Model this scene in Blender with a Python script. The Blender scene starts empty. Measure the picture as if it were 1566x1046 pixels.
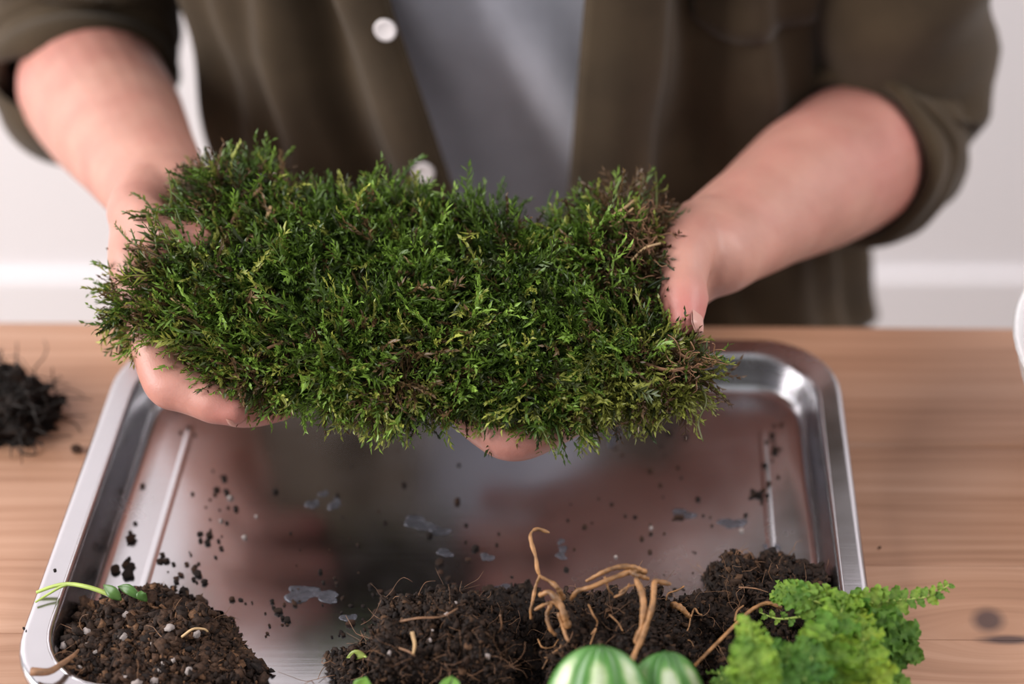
import bpy, bmesh, math, random
import numpy as np
from mathutils import Vector, Matrix

random.seed(7)
rng = np.random.default_rng(11)
S = bpy.context.scene
COL = S.collection

# ------------------------------------------------------------------ camera
TH = math.radians(41.1)          # pitch below the horizon
T = 0.75                         # table top height
CAM = np.array([0.0, 0.0, T + 0.62])
FPX, PPX, PPY = 2500.0, 933.0, 523.0
cd = bpy.data.cameras.new('camera')
cd.sensor_width = 36.0
cd.lens = 36.0 * FPX / 1566.0
cd.shift_x = -(PPX - 783.0) / 1566.0
cd.clip_start = 0.02
cd.dof.use_dof = True
cd.dof.focus_distance = 0.765
cd.dof.aperture_fstop = 2.6
cam = bpy.data.objects.new('camera', cd)
COL.objects.link(cam)
cam.location = CAM
cam.rotation_euler = (math.pi / 2 - TH, 0, 0)
S.camera = cam

# ------------------------------------------------------------------ world, lights, exposure
w = bpy.data.worlds.new('world'); S.world = w; w.use_nodes = True
bg = w.node_tree.nodes['Background']
bg.inputs[0].default_value = (0.95, 0.96, 1.0, 1)
bg.inputs[1].default_value = 0.34

def area(name, loc, target, sx, sy, power, col):
    l = bpy.data.lights.new(name, 'AREA'); l.shape = 'RECTANGLE'; l.size = sx; l.size_y = sy
    l.energy = power; l.color = col
    o = bpy.data.objects.new(name, l); COL.objects.link(o); o.location = loc
    d = Vector(target) - Vector(loc)
    o.rotation_euler = d.to_track_quat('-Z', 'Y').to_euler()
    return o
area('window_light', (-2.3, 0.10, 2.0), (0.0, 0.75, 0.85), 1.5, 1.7, 70, (1.0, 0.97, 0.95))
area('wall_fill_light', (1.6, 0.6, 2.4), (0.2, 1.3, 0.7), 1.2, 1.2, 23, (1.0, 0.96, 0.95))  # unseen fill lamp, added to brighten the right part of the back wall

vs = S.view_settings
S.display_settings.display_device = 'sRGB'
vs.view_transform = 'Standard'; vs.look = 'None'; vs.gamma = 1.0; vs.use_curve_mapping = False
vs.exposure = 0.66

# ------------------------------------------------------------------ picture -> place
def ray(px, py):
    s, c = math.sin(TH), math.cos(TH)
    u = (PPY - py) / FPX
    return np.array([(px - PPX) / FPX, c + s * u, -s + c * u])
def at_h(px, py, h):             # point of that sight line at height h over the table
    r = ray(px, py); return CAM + r * ((T + h - CAM[2]) / r[2])
def at_z(px, py, depth):
    return CAM + ray(px, py) * depth

MC = at_h(620, 455, 0.112)                         # middle of the moss mat
TILT = math.radians(20)
MN = np.array([0, -math.sin(TILT), math.cos(TILT)])  # mat normal
MY = np.array([0, math.cos(TILT), math.sin(TILT)])
MX = np.array([1.0, 0, 0])
def on_mat(px, py, d=0.0):       # point on the mat's plane, d further from the viewer
    r = ray(px, py); r1 = r / np.linalg.norm(r)
    t = np.dot(MC - CAM, MN) / np.dot(r1, MN)
    return CAM + r1 * (t + d)

# ------------------------------------------------------------------ helpers
def nodes(name):
    m = bpy.data.materials.new(name); m.use_nodes = True
    nt = m.node_tree
    return m, nt, nt.nodes['Principled BSDF']
def N(nt, kind, **kw):
    n = nt.nodes.new(kind)
    for k, v in kw.items():
        if k.startswith('i_'):
            n.inputs[k[2:].replace('_', ' ')].default_value = v
        else: setattr(n, k, v)
    return n
def ramp(nt, stops):
    r = nt.nodes.new('ShaderNodeValToRGB'); e = r.color_ramp.elements
    while len(e) < len(stops): e.new(0.5)
    for k, (p, c) in enumerate(stops):
        e[k].position = p; e[k].color = (*c, 1)
    return r
def L(nt, a, b): nt.links.new(a, b)

def fast_mesh(name, V, F, cols=None, smooth=False):
    V = np.asarray(V, np.float32); F = np.asarray(F, np.int32)
    me = bpy.data.meshes.new(name); k = F.shape[1]
    me.vertices.add(len(V)); me.vertices.foreach_set('co', V.ravel())
    me.loops.add(F.size); me.loops.foreach_set('vertex_index', F.ravel())
    me.polygons.add(len(F))
    me.polygons.foreach_set('loop_start', np.arange(0, F.size, k, dtype=np.int32))
    if smooth: me.polygons.foreach_set('use_smooth', np.ones(len(F), dtype=bool))
    me.update(calc_edges=True)
    if cols is not None:
        at = me.color_attributes.new('col', 'FLOAT_COLOR', 'POINT')
        c4 = np.ones((len(V), 4), np.float32); c4[:, :3] = cols
        at.data.foreach_set('color', c4.ravel())
    return me
def put(name, me, mat=None, parent=None, loc=None):
    o = bpy.data.objects.new(name, me); COL.objects.link(o)
    if mat is not None and me is not None and len(me.materials) == 0: me.materials.append(mat)
    if parent is not None: o.parent = parent
    if loc is not None: o.location = loc
    return o
def mesh(name, V, F, mat, parent=None, smooth=True):
    me = bpy.data.meshes.new(name); me.from_pydata([tuple(map(float, v)) for v in V], [], [tuple(map(int, f)) for f in F]); me.update()
    if smooth:
        for p in me.polygons: p.use_smooth = True
    return put(name, me, mat, parent)
def tag(o, label, cat, group=None, kind=None):
    if label: o['label'] = label
    if cat: o['category'] = cat
    if group: o['group'] = group
    if kind: o['kind'] = kind
    return o
def empty(name, loc, label=None, cat=None, group=None):
    o = bpy.data.objects.new(name, None); COL.objects.link(o); o.location = [float(v) for v in loc]
    o.empty_display_size = 0.02
    return tag(o, label, cat, group)
def child(o, root):
    """parent a mesh whose coordinates are in world space to an Empty at its base"""
    o.parent = root
    bpy.context.view_layer.update() if False else None
    o.matrix_parent_inverse = Matrix.Translation(-Vector(root.location))
    return o
def mod(o, kind, **kw):
    m = o.modifiers.new(kind.lower(), kind)
    for k, v in kw.items(): setattr(m, k, v)
    return m
def spline(P, n):
    P = np.asarray(P, float); m = len(P)
    Q = np.vstack([2 * P[0] - P[1], P, 2 * P[-1] - P[-2]])
    out = []
    for t in np.linspace(0, m - 1 - 1e-9, n):
        i = int(t); f = t - i
        p0, p1, p2, p3 = Q[i], Q[i + 1], Q[i + 2], Q[i + 3]
        out.append(0.5 * (2 * p1 + (p2 - p0) * f + (2 * p0 - 5 * p1 + 4 * p2 - p3) * f * f + (3 * p1 - p0 - 3 * p2 + p3) * f ** 3))
    return np.array(out)
def frames(P, hint):
    P = np.asarray(P); tn = np.gradient(P, axis=0)
    tn /= np.linalg.norm(tn, axis=1)[:, None] + 1e-12
    out = []; h = np.asarray(hint, float)
    for t in tn:
        b = h - t * np.dot(h, t); b /= np.linalg.norm(b) + 1e-12
        h = b; out.append((t, b, np.cross(t, b)))
    return out
def tube(P, ra, rb=None, sides=8, hint=(0.13, 0.21, 0.97), round_caps=False):
    """closed tube along P; ra = half size along the hint axis, rb = across it"""
    P = np.asarray(P, float); n = len(P)
    ra = np.broadcast_to(np.asarray(ra, float), (n,)).copy()
    rb = ra.copy() if rb is None else np.broadcast_to(np.asarray(rb, float), (n,)).copy()
    if round_caps:
        def cap(p, t, a, b, sgn):
            k = 4; out = []
            for i in range(1, k + 1):
                an = i / k * math.pi / 2 * 0.97
                out.append((p + sgn * t * math.sin(an) * (a + b) / 2, a * math.cos(an), b * math.cos(an)))
            return out
        t0 = (P[1] - P[0]); t0 /= np.linalg.norm(t0); t1 = (P[-1] - P[-2]); t1 /= np.linalg.norm(t1)
        c0 = cap(P[0], t0, ra[0], rb[0], -1)[::-1]; c1 = cap(P[-1], t1, ra[-1], rb[-1], 1)
        P = np.vstack([[c[0] for c in c0], P, [c[0] for c in c1]])
        ra = np.concatenate([[c[1] for c in c0], ra, [c[1] for c in c1]])
        rb = np.concatenate([[c[2] for c in c0], rb, [c[2] for c in c1]])
        n = len(P)
    fr = frames(P, hint); V = []; F = []
    for i in range(n):
        t, b, c = fr[i]
        for k in range(sides):
            a = 2 * math.pi * k / sides
            V.append(P[i] + b * math.cos(a) * ra[i] + c * math.sin(a) * rb[i])
    for i in range(n - 1):
        for k in range(sides):
            k2 = (k + 1) % sides
            F.append((i * sides + k, i * sides + k2, (i + 1) * sides + k2, (i + 1) * sides + k))
    F.append(tuple(range(sides))[::-1]); F.append(tuple((n - 1) * sides + k for k in range(sides)))
    return V, F
class MB:
    def __init__(s): s.V = []; s.F = []
    def add(s, VF):
        V, F = VF; b = len(s.V); s.V += [tuple(v) for v in V]; s.F += [tuple(i + b for i in f) for f in F]; return s
    def build(s, name, mat, parent=None, smooth=True): return mesh(name, s.V, s.F, mat, parent, smooth)
def box(x0, x1, y0, y1, z0, z1):
    V = [(x, y, z) for z in (z0, z1) for y in (y0, y1) for x in (x0, x1)]
    F = [(0, 2, 3, 1), (4, 5, 7, 6), (0, 1, 5, 4), (2, 6, 7, 3), (0, 4, 6, 2), (1, 3, 7, 5)]
    return V, F
def _hash(i, j, k, seed):
    h = (i * 374761393 + j * 668265263 + k * 2147483647 + seed * 974634777) & 0xffffffff
    h = ((h ^ (h >> 13)) * 1274126177) & 0xffffffff
    return ((h ^ (h >> 16)) & 0xffff) / 65535.0
def vnoise(P, scale=1.0, seed=0):
    P = np.asarray(P, float) * scale; I = np.floor(P).astype(np.int64); f = P - I; f = f * f * (3 - 2 * f)
    o = 0
    for a in (0, 1):
        for b in (0, 1):
            for c in (0, 1):
                wgt = (f[:, 0] if a else 1 - f[:, 0]) * (f[:, 1] if b else 1 - f[:, 1]) * (f[:, 2] if c else 1 - f[:, 2])
                o = o + wgt * _hash(I[:, 0] + a, I[:, 1] + b, I[:, 2] + c, seed)
    return o * 2 - 1
def ico(sub):
    bm = bmesh.new(); bmesh.ops.create_icosphere(bm, subdivisions=sub, radius=1.0)
    bm.verts.ensure_lookup_table(); V = np.array([v.co[:] for v in bm.verts]); F = np.array([[v.index for v in f.verts] for f in bm.faces]); bm.free()
    return V, F
ICO1, ICO2, ICO3, ICO5, ICO6 = ico(1), ico(2), ico(3), ico(5), ico(6)

# ------------------------------------------------------------------ materials
def simple(name, col, rough=0.6, metal=0.0, bump=None, var=None):
    m, nt, p = nodes(name)
    p.inputs['Roughness'].default_value = rough; p.inputs['Metallic'].default_value = metal
    p.inputs['Base Color'].default_value = (*col, 1)
    g = N(nt, 'ShaderNodeTexCoord')
    if var:
        n = N(nt, 'ShaderNodeTexNoise', i_Scale=var[0], i_Detail=5.0); L(nt, g.outputs['Object'], n.inputs['Vector'])
        r = ramp(nt, [(0.3, tuple(c * var[1] for c in col)), (0.7, tuple(min(1, c * var[2]) for c in col))])
        L(nt, n.outputs['Fac'], r.inputs[0]); L(nt, r.outputs[0], p.inputs['Base Color'])
    if bump:
        n2 = N(nt, 'ShaderNodeTexNoise', i_Scale=bump[0], i_Detail=4.0); L(nt, g.outputs['Object'], n2.inputs['Vector'])
        b = N(nt, 'ShaderNodeBump', i_Strength=bump[1], i_Distance=bump[2]); L(nt, n2.outputs['Fac'], b.inputs['Height']); L(nt, b.outputs[0], p.inputs['Normal'])
    return m
def attr_mat(name, rough=0.7, transl=0.0, spec=0.3, var=None, bump=None):
    m, nt, p = nodes(name)
    a = N(nt, 'ShaderNodeAttribute', attribute_name='col')
    src = a.outputs['Color']
    if var:
        g = N(nt, 'ShaderNodeTexCoord'); n = N(nt, 'ShaderNodeTexNoise', i_Scale=var[0], i_Detail=4.0); L(nt, g.outputs['Object'], n.inputs['Vector'])
        mx = N(nt, 'ShaderNodeMix', data_type='RGBA', blend_type='MULTIPLY'); mx.inputs[0].default_value = 1.0
        r = ramp(nt, [(0.3, (var[1],) * 3), (0.7, (var[2],) * 3)]); L(nt, n.outputs['Fac'], r.inputs[0])
        L(nt, src, mx.inputs[6]); L(nt, r.outputs[0], mx.inputs[7]); src = mx.outputs[2]
        if bump:
            b = N(nt, 'ShaderNodeBump', i_Strength=bump[0], i_Distance=bump[1]); L(nt, n.outputs['Fac'], b.inputs['Height']); L(nt, b.outputs[0], p.inputs['Normal'])
    L(nt, src, p.inputs['Base Color'])
    p.inputs['Roughness'].default_value = rough; p.inputs['Specular IOR Level'].default_value = spec
    if transl:
        tr = N(nt, 'ShaderNodeBsdfTranslucent'); L(nt, src, tr.inputs['Color'])
        ms = N(nt, 'ShaderNodeMixShader'); ms.inputs[0].default_value = transl
        out = nt.nodes['Material Output']
        L(nt, p.outputs[0], ms.inputs[1]); L(nt, tr.outputs[0], ms.inputs[2]); L(nt, ms.outputs[0], out.inputs['Surface'])
    return m

M_WALL = simple('wall_paint', (0.80, 0.765, 0.785), 0.75, var=(1.2, 0.985, 1.01))
M_BASE = simple('baseboard_paint', (0.78, 0.75, 0.77), 0.45, var=(3, 0.99, 1.01))
M_FLOOR = simple('floor_boards', (0.42, 0.34, 0.28), 0.5, var=(4, 0.8, 1.15))

def wood_mat():
    m, nt, p = nodes('pine_wood')
    geo = N(nt, 'ShaderNodeNewGeometry'); oi = N(nt, 'ShaderNodeObjectInfo')
    sep = N(nt, 'ShaderNodeSeparateXYZ'); L(nt, geo.outputs['Position'], sep.inputs[0])
    def M(op, a, b=None, c=None):
        n = N(nt, 'ShaderNodeMath', operation=op)
        for k, v in enumerate((a, b, c)):
            if v is None: continue
            if isinstance(v, (int, float)): n.inputs[k].default_value = v
            else: L(nt, v, n.inputs[k])
        return n.outputs[0]
    X, Y = sep.outputs['X'], sep.outputs['Y']
    # knots bend the growth lines around them
    knots = [(0.183, 0.506, 0.045, 0.020), (0.190, 0.4945, 0.035, 0.012), (-0.43, 0.60, 0.05, 0.02), (-0.36, 0.505, 0.06, 0.014)]
    Yw = Y
    for kx, ky, sx, sy in knots:
        dx = M('DIVIDE', M('SUBTRACT', X, kx), sx); dy = M('DIVIDE', M('SUBTRACT', Y, ky), sy)
        r2 = M('ADD', M('MULTIPLY', dx, dx), M('MULTIPLY', dy, dy))
        g = M('POWER', 2.718, M('MULTIPLY', r2, -0.5))
        Yw = M('SUBTRACT', Yw, M('MULTIPLY', M('MULTIPLY', g, M('SUBTRACT', Y, ky)), 0.75))
    off = M('MULTIPLY', oi.outputs['Random'], 9.0)
    def vec(sx, sy):
        c = N(nt, 'ShaderNodeCombineXYZ'); L(nt, M('ADD', M('MULTIPLY', X, sx), off), c.inputs[0]); L(nt, M('MULTIPLY', Yw, sy), c.inputs[1]); L(nt, off, c.inputs[2]); return c.outputs[0]
    n1 = N(nt, 'ShaderNodeTexNoise', i_Scale=1.0, i_Detail=4.0, i_Roughness=0.55); L(nt, vec(1.6, 34), n1.inputs['Vector'])
    n2 = N(nt, 'ShaderNodeTexNoise', i_Scale=1.0, i_Detail=3.0); L(nt, vec(5.0, 260), n2.inputs['Vector'])
    n3 = N(nt, 'ShaderNodeTexNoise', i_Scale=1.0, i_Detail=2.0); L(nt, vec(2.2, 9), n3.inputs['Vector'])
    n4 = N(nt, 'ShaderNodeTexNoise', i_Scale=1.0, i_Detail=2.0); L(nt, vec(18, 1200), n4.inputs['Vector'])
    wv = M('SINE', M('MULTIPLY_ADD', n3.outputs['Fac'], 26.0, M('MULTIPLY', Yw, 760.0)))
    f = M('ADD', M('MULTIPLY', n1.outputs['Fac'], 0.55), M('ADD', M('MULTIPLY', n2.outputs['Fac'], 0.30), M('ADD', M('MULTIPLY', wv, 0.034), M('MULTIPLY', n4.outputs['Fac'], 0.15))))
    r = ramp(nt, [(0.30, (0.27, 0.135, 0.078)), (0.47, (0.39, 0.208, 0.128)), (0.62, (0.48, 0.278, 0.184)), (0.75, (0.55, 0.345, 0.25))])
    L(nt, f, r.inputs[0]); col = r.outputs[0]
    for kx, ky, sx, sy, ang in [(0.1825, 0.5065, 0.0062, 0.0055, 0.5), (0.190, 0.4945, 0.0105, 0.0022, 0.0), (-0.43, 0.60, 0.006, 0.004, 0.0)]:
        cx, sn = math.cos(ang), math.sin(ang)
        ex = M('SUBTRACT', X, kx); ey = M('SUBTRACT', Y, ky)
        a = M('DIVIDE', M('ADD', M('MULTIPLY', ex, cx), M('MULTIPLY', ey, sn)), sx); b = M('DIVIDE', M('SUBTRACT', M('MULTIPLY', ey, cx), M('MULTIPLY', ex, sn)), sy)
        d = M('ADD', M('SQRT', M('ADD', M('MULTIPLY', a, a), M('MULTIPLY', b, b))), M('MULTIPLY', n2.outputs['Fac'], 0.35))
        mr = N(nt, 'ShaderNodeMapRange'); mr.inputs['From Min'].default_value = 0.85; mr.inputs['From Max'].default_value = 1.9
        mr.inputs['To Min'].default_value = 0.93; mr.inputs['To Max'].default_value = 0.0; L(nt, d, mr.inputs['Value'])
        mx = N(nt, 'ShaderNodeMix', data_type='RGBA'); L(nt, mr.outputs[0], mx.inputs[0]); L(nt, col, mx.inputs[6]); mx.inputs[7].default_value = (0.075, 0.042, 0.038, 1)
        col = mx.outputs[2]
    L(nt, col, p.inputs['Base Color'])
    p.inputs['Roughness'].default_value = 0.42; p.inputs['Specular IOR Level'].default_value = 0.45
    b = N(nt, 'ShaderNodeBump', i_Strength=0.12, i_Distance=0.0008); L(nt, f, b.inputs['Height']); L(nt, b.outputs[0], p.inputs['Normal'])
    return m
M_WOOD = wood_mat()

def steel_mat():
    m, nt, p = nodes('brushed_steel')
    g = N(nt, 'ShaderNodeTexCoord')
    mp = N(nt, 'ShaderNodeMapping'); mp.inputs['Scale'].default_value = (14, 420, 60); L(nt, g.outputs['Object'], mp.inputs[0])
    n = N(nt, 'ShaderNodeTexNoise', i_Scale=1.0, i_Detail=4.0); L(nt, mp.outputs[0], n.inputs['Vector'])
    sm = N(nt, 'ShaderNodeTexNoise', i_Scale=11.0, i_Detail=6.0, i_Roughness=0.6); L(nt, g.outputs['Object'], sm.inputs['Vector'])
    r = ramp(nt, [(0.35, (0.50, 0.49, 0.51)), (0.7, (0.60, 0.59, 0.615))]); L(nt, sm.outputs['Fac'], r.inputs[0])
    L(nt, r.outputs[0], p.inputs['Base Color']); p.inputs['Metallic'].default_value = 1.0
    rr = ramp(nt, [(0.35, (0.17,) * 3), (0.7, (0.30,) * 3)]); L(nt, sm.outputs['Fac'], rr.inputs[0]); L(nt, rr.outputs[0], p.inputs['Roughness'])
    b = N(nt, 'ShaderNodeBump', i_Strength=0.05, i_Distance=0.0006); L(nt, n.outputs['Fac'], b.inputs['Height']); L(nt, b.outputs[0], p.inputs['Normal'])
    return m
M_STEEL = steel_mat()

def cloth_mat(name, col, weave=1500, var=0.2, rough=0.9):
    m, nt, p = nodes(name)
    g = N(nt, 'ShaderNodeTexCoord')
    n = N(nt, 'ShaderNodeTexNoise', i_Scale=30.0, i_Detail=6.0); L(nt, g.outputs['Object'], n.inputs['Vector'])
    wv = N(nt, 'ShaderNodeTexNoise', i_Scale=float(weave), i_Detail=2.0); L(nt, g.outputs['Object'], wv.inputs['Vector'])
    a = N(nt, 'ShaderNodeMath', operation='MULTIPLY_ADD'); a.inputs[1].default_value = 0.6; L(nt, wv.outputs['Fac'], a.inputs[0]); L(nt, n.outputs['Fac'], a.inputs[2])
    r = ramp(nt, [(0.55, tuple(c * (1 - var) for c in col)), (1.05, tuple(c * (1 + var) for c in col))]); L(nt, a.outputs[0], r.inputs[0])
    L(nt, r.outputs[0], p.inputs['Base Color']); p.inputs['Roughness'].default_value = rough; p.inputs['Specular IOR Level'].default_value = 0.15
    try: p.inputs['Sheen Weight'].default_value = 0.12; p.inputs['Sheen Roughness'].default_value = 0.5
    except KeyError: pass
    b = N(nt, 'ShaderNodeBump', i_Strength=0.35, i_Distance=0.0006); L(nt, wv.outputs['Fac'], b.inputs['Height']); L(nt, b.outputs[0], p.inputs['Normal'])
    return m
M_SHIRT = cloth_mat('olive_linen', (0.052, 0.0350, 0.0198))
M_TEE = cloth_mat('grey_jersey', (0.62, 0.62, 0.70), 1800, 0.10)
M_TROUS = cloth_mat('dark_trousers', (0.035, 0.033, 0.032))
M_BUTTON = simple('button_shell', (0.72, 0.66, 0.66), 0.3)
M_SHOE = simple('shoe_leather', (0.05, 0.035, 0.03), 0.4)

def skin_mat():
    m, nt, p = nodes('skin')
    g = N(nt, 'ShaderNodeTexCoord'); a = N(nt, 'ShaderNodeAttribute', attribute_name='col')
    n = N(nt, 'ShaderNodeTexNoise', i_Scale=38.0, i_Detail=5.0); L(nt, g.outputs['Object'], n.inputs['Vector'])
    r = ramp(nt, [(0.3, (0.88, 0.84, 0.84)), (0.7, (1.06, 1.08, 1.08))]); L(nt, n.outputs['Fac'], r.inputs[0])
    mx = N(nt, 'ShaderNodeMix', data_type='RGBA', blend_type='MULTIPLY'); mx.inputs[0].default_value = 1.0
    L(nt, a.outputs['Color'], mx.inputs[6]); L(nt, r.outputs[0], mx.inputs[7]); L(nt, mx.outputs[2], p.inputs['Base Color'])
    p.inputs['Roughness'].default_value = 0.46; p.inputs['Specular IOR Level'].default_value = 0.42
    p.inputs['Subsurface Weight'].default_value = 0.18; p.inputs['Subsurface Radius'].default_value = (1.0, 0.35, 0.2); p.inputs['Subsurface Scale'].default_value = 0.004
    v = N(nt, 'ShaderNodeTexVoronoi', i_Scale=1100.0); L(nt, g.outputs['Object'], v.inputs['Vector'])
    n2 = N(nt, 'ShaderNodeTexNoise', i_Scale=260.0, i_Detail=5.0); L(nt, g.outputs['Object'], n2.inputs['Vector'])
    ad = N(nt, 'ShaderNodeMath', operation='MULTIPLY_ADD'); ad.inputs[1].default_value = 0.35; L(nt, v.outputs['Distance'], ad.inputs[0]); L(nt, n2.outputs['Fac'], ad.inputs[2])
    b = N(nt, 'ShaderNodeBump', i_Strength=0.25, i_Distance=0.0006); L(nt, ad.outputs[0], b.inputs['Height']); L(nt, b.outputs[0], p.inputs['Normal'])
    return m
M_SKIN = skin_mat()
M_NAIL = simple('nail', (0.52, 0.27, 0.22), 0.3)
M_HAIR = simple('hair', (0.06, 0.035, 0.02), 0.5, var=(80, 0.6, 1.4))
M_MOSS = attr_mat('moss_leaf', 0.42, 0.22, 0.5)
M_HUMUS = attr_mat('humus', 0.9, 0, 0.15, var=(400, 0.5, 1.4), bump=(0.8, 0.002))
M_SOIL = attr_mat('potting_soil', 0.8, 0, 0.25, var=(700, 0.55, 1.35), bump=(0.7, 0.001))
M_PERL = simple('perlite', (0.44, 0.37, 0.345), 0.7, bump=(900, 0.6, 0.001), var=(500, 0.75, 1.15))
M_ROOT = simple('orange_root', (0.30, 0.145, 0.054), 0.55, bump=(420, 0.8, 0.001), var=(200, 0.35, 1.45))
M_FIBRE = simple('root_fibre', (0.20, 0.10, 0.05), 0.6, var=(200, 0.5, 1.5))
M_STRAW = simple('dry_straw', (0.52, 0.34, 0.17), 0.6, var=(200, 0.7, 1.2))
M_TWIG = simple('brown_twig', (0.22, 0.11, 0.055), 0.7, var=(300, 0.6, 1.4))
M_FERN = attr_mat('fern_leaf', 0.5, 0.28, 0.4, var=(160, 0.75, 1.2), bump=(0.35, 0.0006))
def object_variation(m, lo, hi):
    nt = m.node_tree; oi = N(nt, 'ShaderNodeObjectInfo'); mx = [n for n in nt.nodes if n.bl_idname == 'ShaderNodeMix'][0]
    r = ramp(nt, [(0.0, lo), (1.0, hi)]); L(nt, oi.outputs['Random'], r.inputs[0])
    m2 = N(nt, 'ShaderNodeMix', data_type='RGBA', blend_type='MULTIPLY'); m2.inputs[0].default_value = 1.0
    outs = [l.to_socket for l in mx.outputs[2].links]
    L(nt, mx.outputs[2], m2.inputs[6]); L(nt, r.outputs[0], m2.inputs[7])
    m3 = N(nt, 'ShaderNodeMix', data_type='RGBA', blend_type='MULTIPLY'); m3.inputs[0].default_value = 1.0
    L(nt, m2.outputs[2], m3.inputs[6]); L(nt, oi.outputs['Color'], m3.inputs[7])
    for t in outs: L(nt, m3.outputs[2], t)
object_variation(M_FERN, (0.45, 0.62, 0.55), (1.25, 1.10, 1.1))
M_STEM = simple('green_stem', (0.33, 0.42, 0.09), 0.5, var=(100, 0.85, 1.2))
M_SPRIG = attr_mat('sprig_leaf', 0.4, 0.2, 0.5, var=(200, 0.8, 1.2))

# ------------------------------------------------------------------ room
YB = 1.42
o = mesh('wall_back', *box(-3.2, 3.2, YB, YB + 0.1, 0, 2.7), M_WALL, smooth=False); tag(o, 'pale pinkish white painted wall behind the person', 'wall', kind='structure')
o = mesh('floor', *box(-3.2, 3.2, -1.6, YB, -0.05, 0), M_FLOOR, smooth=False); tag(o, 'brown wooden floor under the table', 'floor', kind='structure')
bb = MB()
prof = [(0, 0), (-0.010, 0), (-0.010, 0.231), (-0.009, 0.2335), (-0.006, 0.2345), (0, 0.235)]
bV = [(x, YB + p[0], p[1]) for x in (-3.2, 3.2) for p in prof]
bF = [(k, k + 6, (k + 1) % 6 + 6, (k + 1) % 6) for k in range(6)] + [tuple(range(6)), tuple(range(11, 5, -1))]
o = mesh('baseboard_back', bV, bF, M_WALL, smooth=False); tag(o, 'tall white baseboard along the pale wall', 'baseboard', kind='structure')

# ------------------------------------------------------------------ table
YAW = -0.0090
FARY = 0.7275
table = empty('wooden_table', (-0.06, 0.42, 0), 'pine plank table with straight knotty grain carrying the metal tray', 'table')
def yawp(V, a=YAW, c=(-0.06, FARY)):
    ca, sa = math.cos(a), math.sin(a)
    return [(c[0] + (x - c[0]) * ca - (y - c[1]) * sa, c[1] + (x - c[0]) * sa + (y - c[1]) * ca, z) for x, y, z in V]
ys = [FARY, 0.6265, 0.543, 0.4965, 0.405, 0.30, 0.19, 0.08, -0.02]
for k in range(8):
    V, F = box(-0.95, 0.85, ys[k + 1] + 0.00004, ys[k] - 0.00004, T - 0.032, T)
    pl = mesh('plank', yawp(V), F, M_WOOD, smooth=False); child(pl, table)
    b = mod(pl, 'BEVEL', width=0.0035 if k in (0,) else 0.0004, segments=2)
for (x, y) in ((-0.87, 0.04), (0.77, 0.04), (-0.87, 0.64), (0.77, 0.64)):
    lg = mesh('leg', *box(x - 0.035, x + 0.035, y - 0.035, y + 0.035, 0, T - 0.032), M_WOOD, smooth=False); child(lg, table); mod(lg, 'BEVEL', width=0.004, segments=2)
for nm, bx in (('apron', (-0.835, 0.735, 0.625, 0.648)), ('apron', (-0.835, 0.735, 0.032, 0.055)), ('apron', (-0.883, -0.858, 0.075, 0.605)), ('apron', (0.758, 0.783, 0.075, 0.605))):
    ap = mesh(nm, *box(*bx, T - 0.125, T - 0.032), M_WOOD, smooth=False); child(ap, table)

# ------------------------------------------------------------------ tray
TA = -0.0141
def tw(x, y, z):  # tray frame -> world
    return np.array([x * math.cos(TA) - y * math.sin(TA), x * math.sin(TA) + y * math.cos(TA), T + z])
TX0, TX1, TY0, TY1 = -0.2782, 0.1153, 0.434, 0.6872
tray = empty('metal_tray', tw((TX0 + TX1) / 2, (TY0 + TY1) / 2, 0.0), 'stainless steel baking tray strewn with soil crumbs on the table', 'tray')
def rrect(inset, r, seg=10):
    x0, x1, y0, y1 = TX0 + inset, TX1 - inset, TY0 + inset, TY1 - inset
    out = []
    for cx, cy, a0 in ((x1 - r, y1 - r, 0), (x0 + r, y1 - r, 90), (x0 + r, y0 + r, 180), (x1 - r, y0 + r, 270)):
        for k in range(seg + 1):
            a = math.radians(a0 + 90 * k / seg); out.append((cx + r * math.cos(a), cy + r * math.sin(a)))
    return out
def loft(rings, name, closed_floor=False):
    V = []; F = []; n = len(rings[0][0])
    for pts, z in rings: V += [tw(x, y, z) for x, y in pts]
    for i in range(len(rings) - 1):
        for k in range(n):
            k2 = (k + 1) % n; F.append((i * n + k, i * n + k2, (i + 1) * n + k2, (i + 1) * n + k))
    if closed_floor: F.append(tuple((len(rings) - 1) * n + k for k in range(n)))
    return V, F
RZ = 0.0245
rings = [(rrect(0.0118, 0.036), RZ)]
for ins, z, r in ((0.0128, RZ - 0.0003, 0.0352), (0.0138, RZ - 0.0012, 0.0345), (0.0145, RZ - 0.0028, 0.034), (0.0178, 0.0085, 0.031), (0.0188, 0.0052, 0.030), (0.0205, 0.0034, 0.029), (0.0235, 0.0026, 0.027), (0.03, 0.0025, 0.022), (0.06, 0.0025, 0.012)):
    rings.append((rrect(ins, r), z))
V, F = loft(rings, 'pan', True)
pan = mesh('pan', V, F, M_STEEL); child(pan, tray); sol = mod(pan, 'SOLIDIFY', thickness=0.0009, offset=-1)
rings = [(rrect(0.0118, 0.036), RZ), (rrect(0.0116, 0.0361), RZ), (rrect(0.0112, 0.0363), RZ), (rrect(0.0040, 0.0402), RZ), (rrect(0.0036, 0.0404), RZ), (rrect(0.0030, 0.0408), RZ), (rrect(0.0016, 0.042), RZ - 0.0002), (rrect(0.0004, 0.0425), RZ - 0.0012), (rrect(0, 0.0428), RZ - 0.0026), (rrect(0.0001, 0.0428), RZ - 0.0065), (rrect(0.0008, 0.042), RZ - 0.0078), (rrect(0.0022, 0.041), RZ - 0.0078)]
V, F = loft(rings, 'rim')
rim = mesh('rim', V, F, M_STEEL); child(rim, tray); mod(rim, 'SOLIDIFY', thickness=0.0008, offset=-1)
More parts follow.
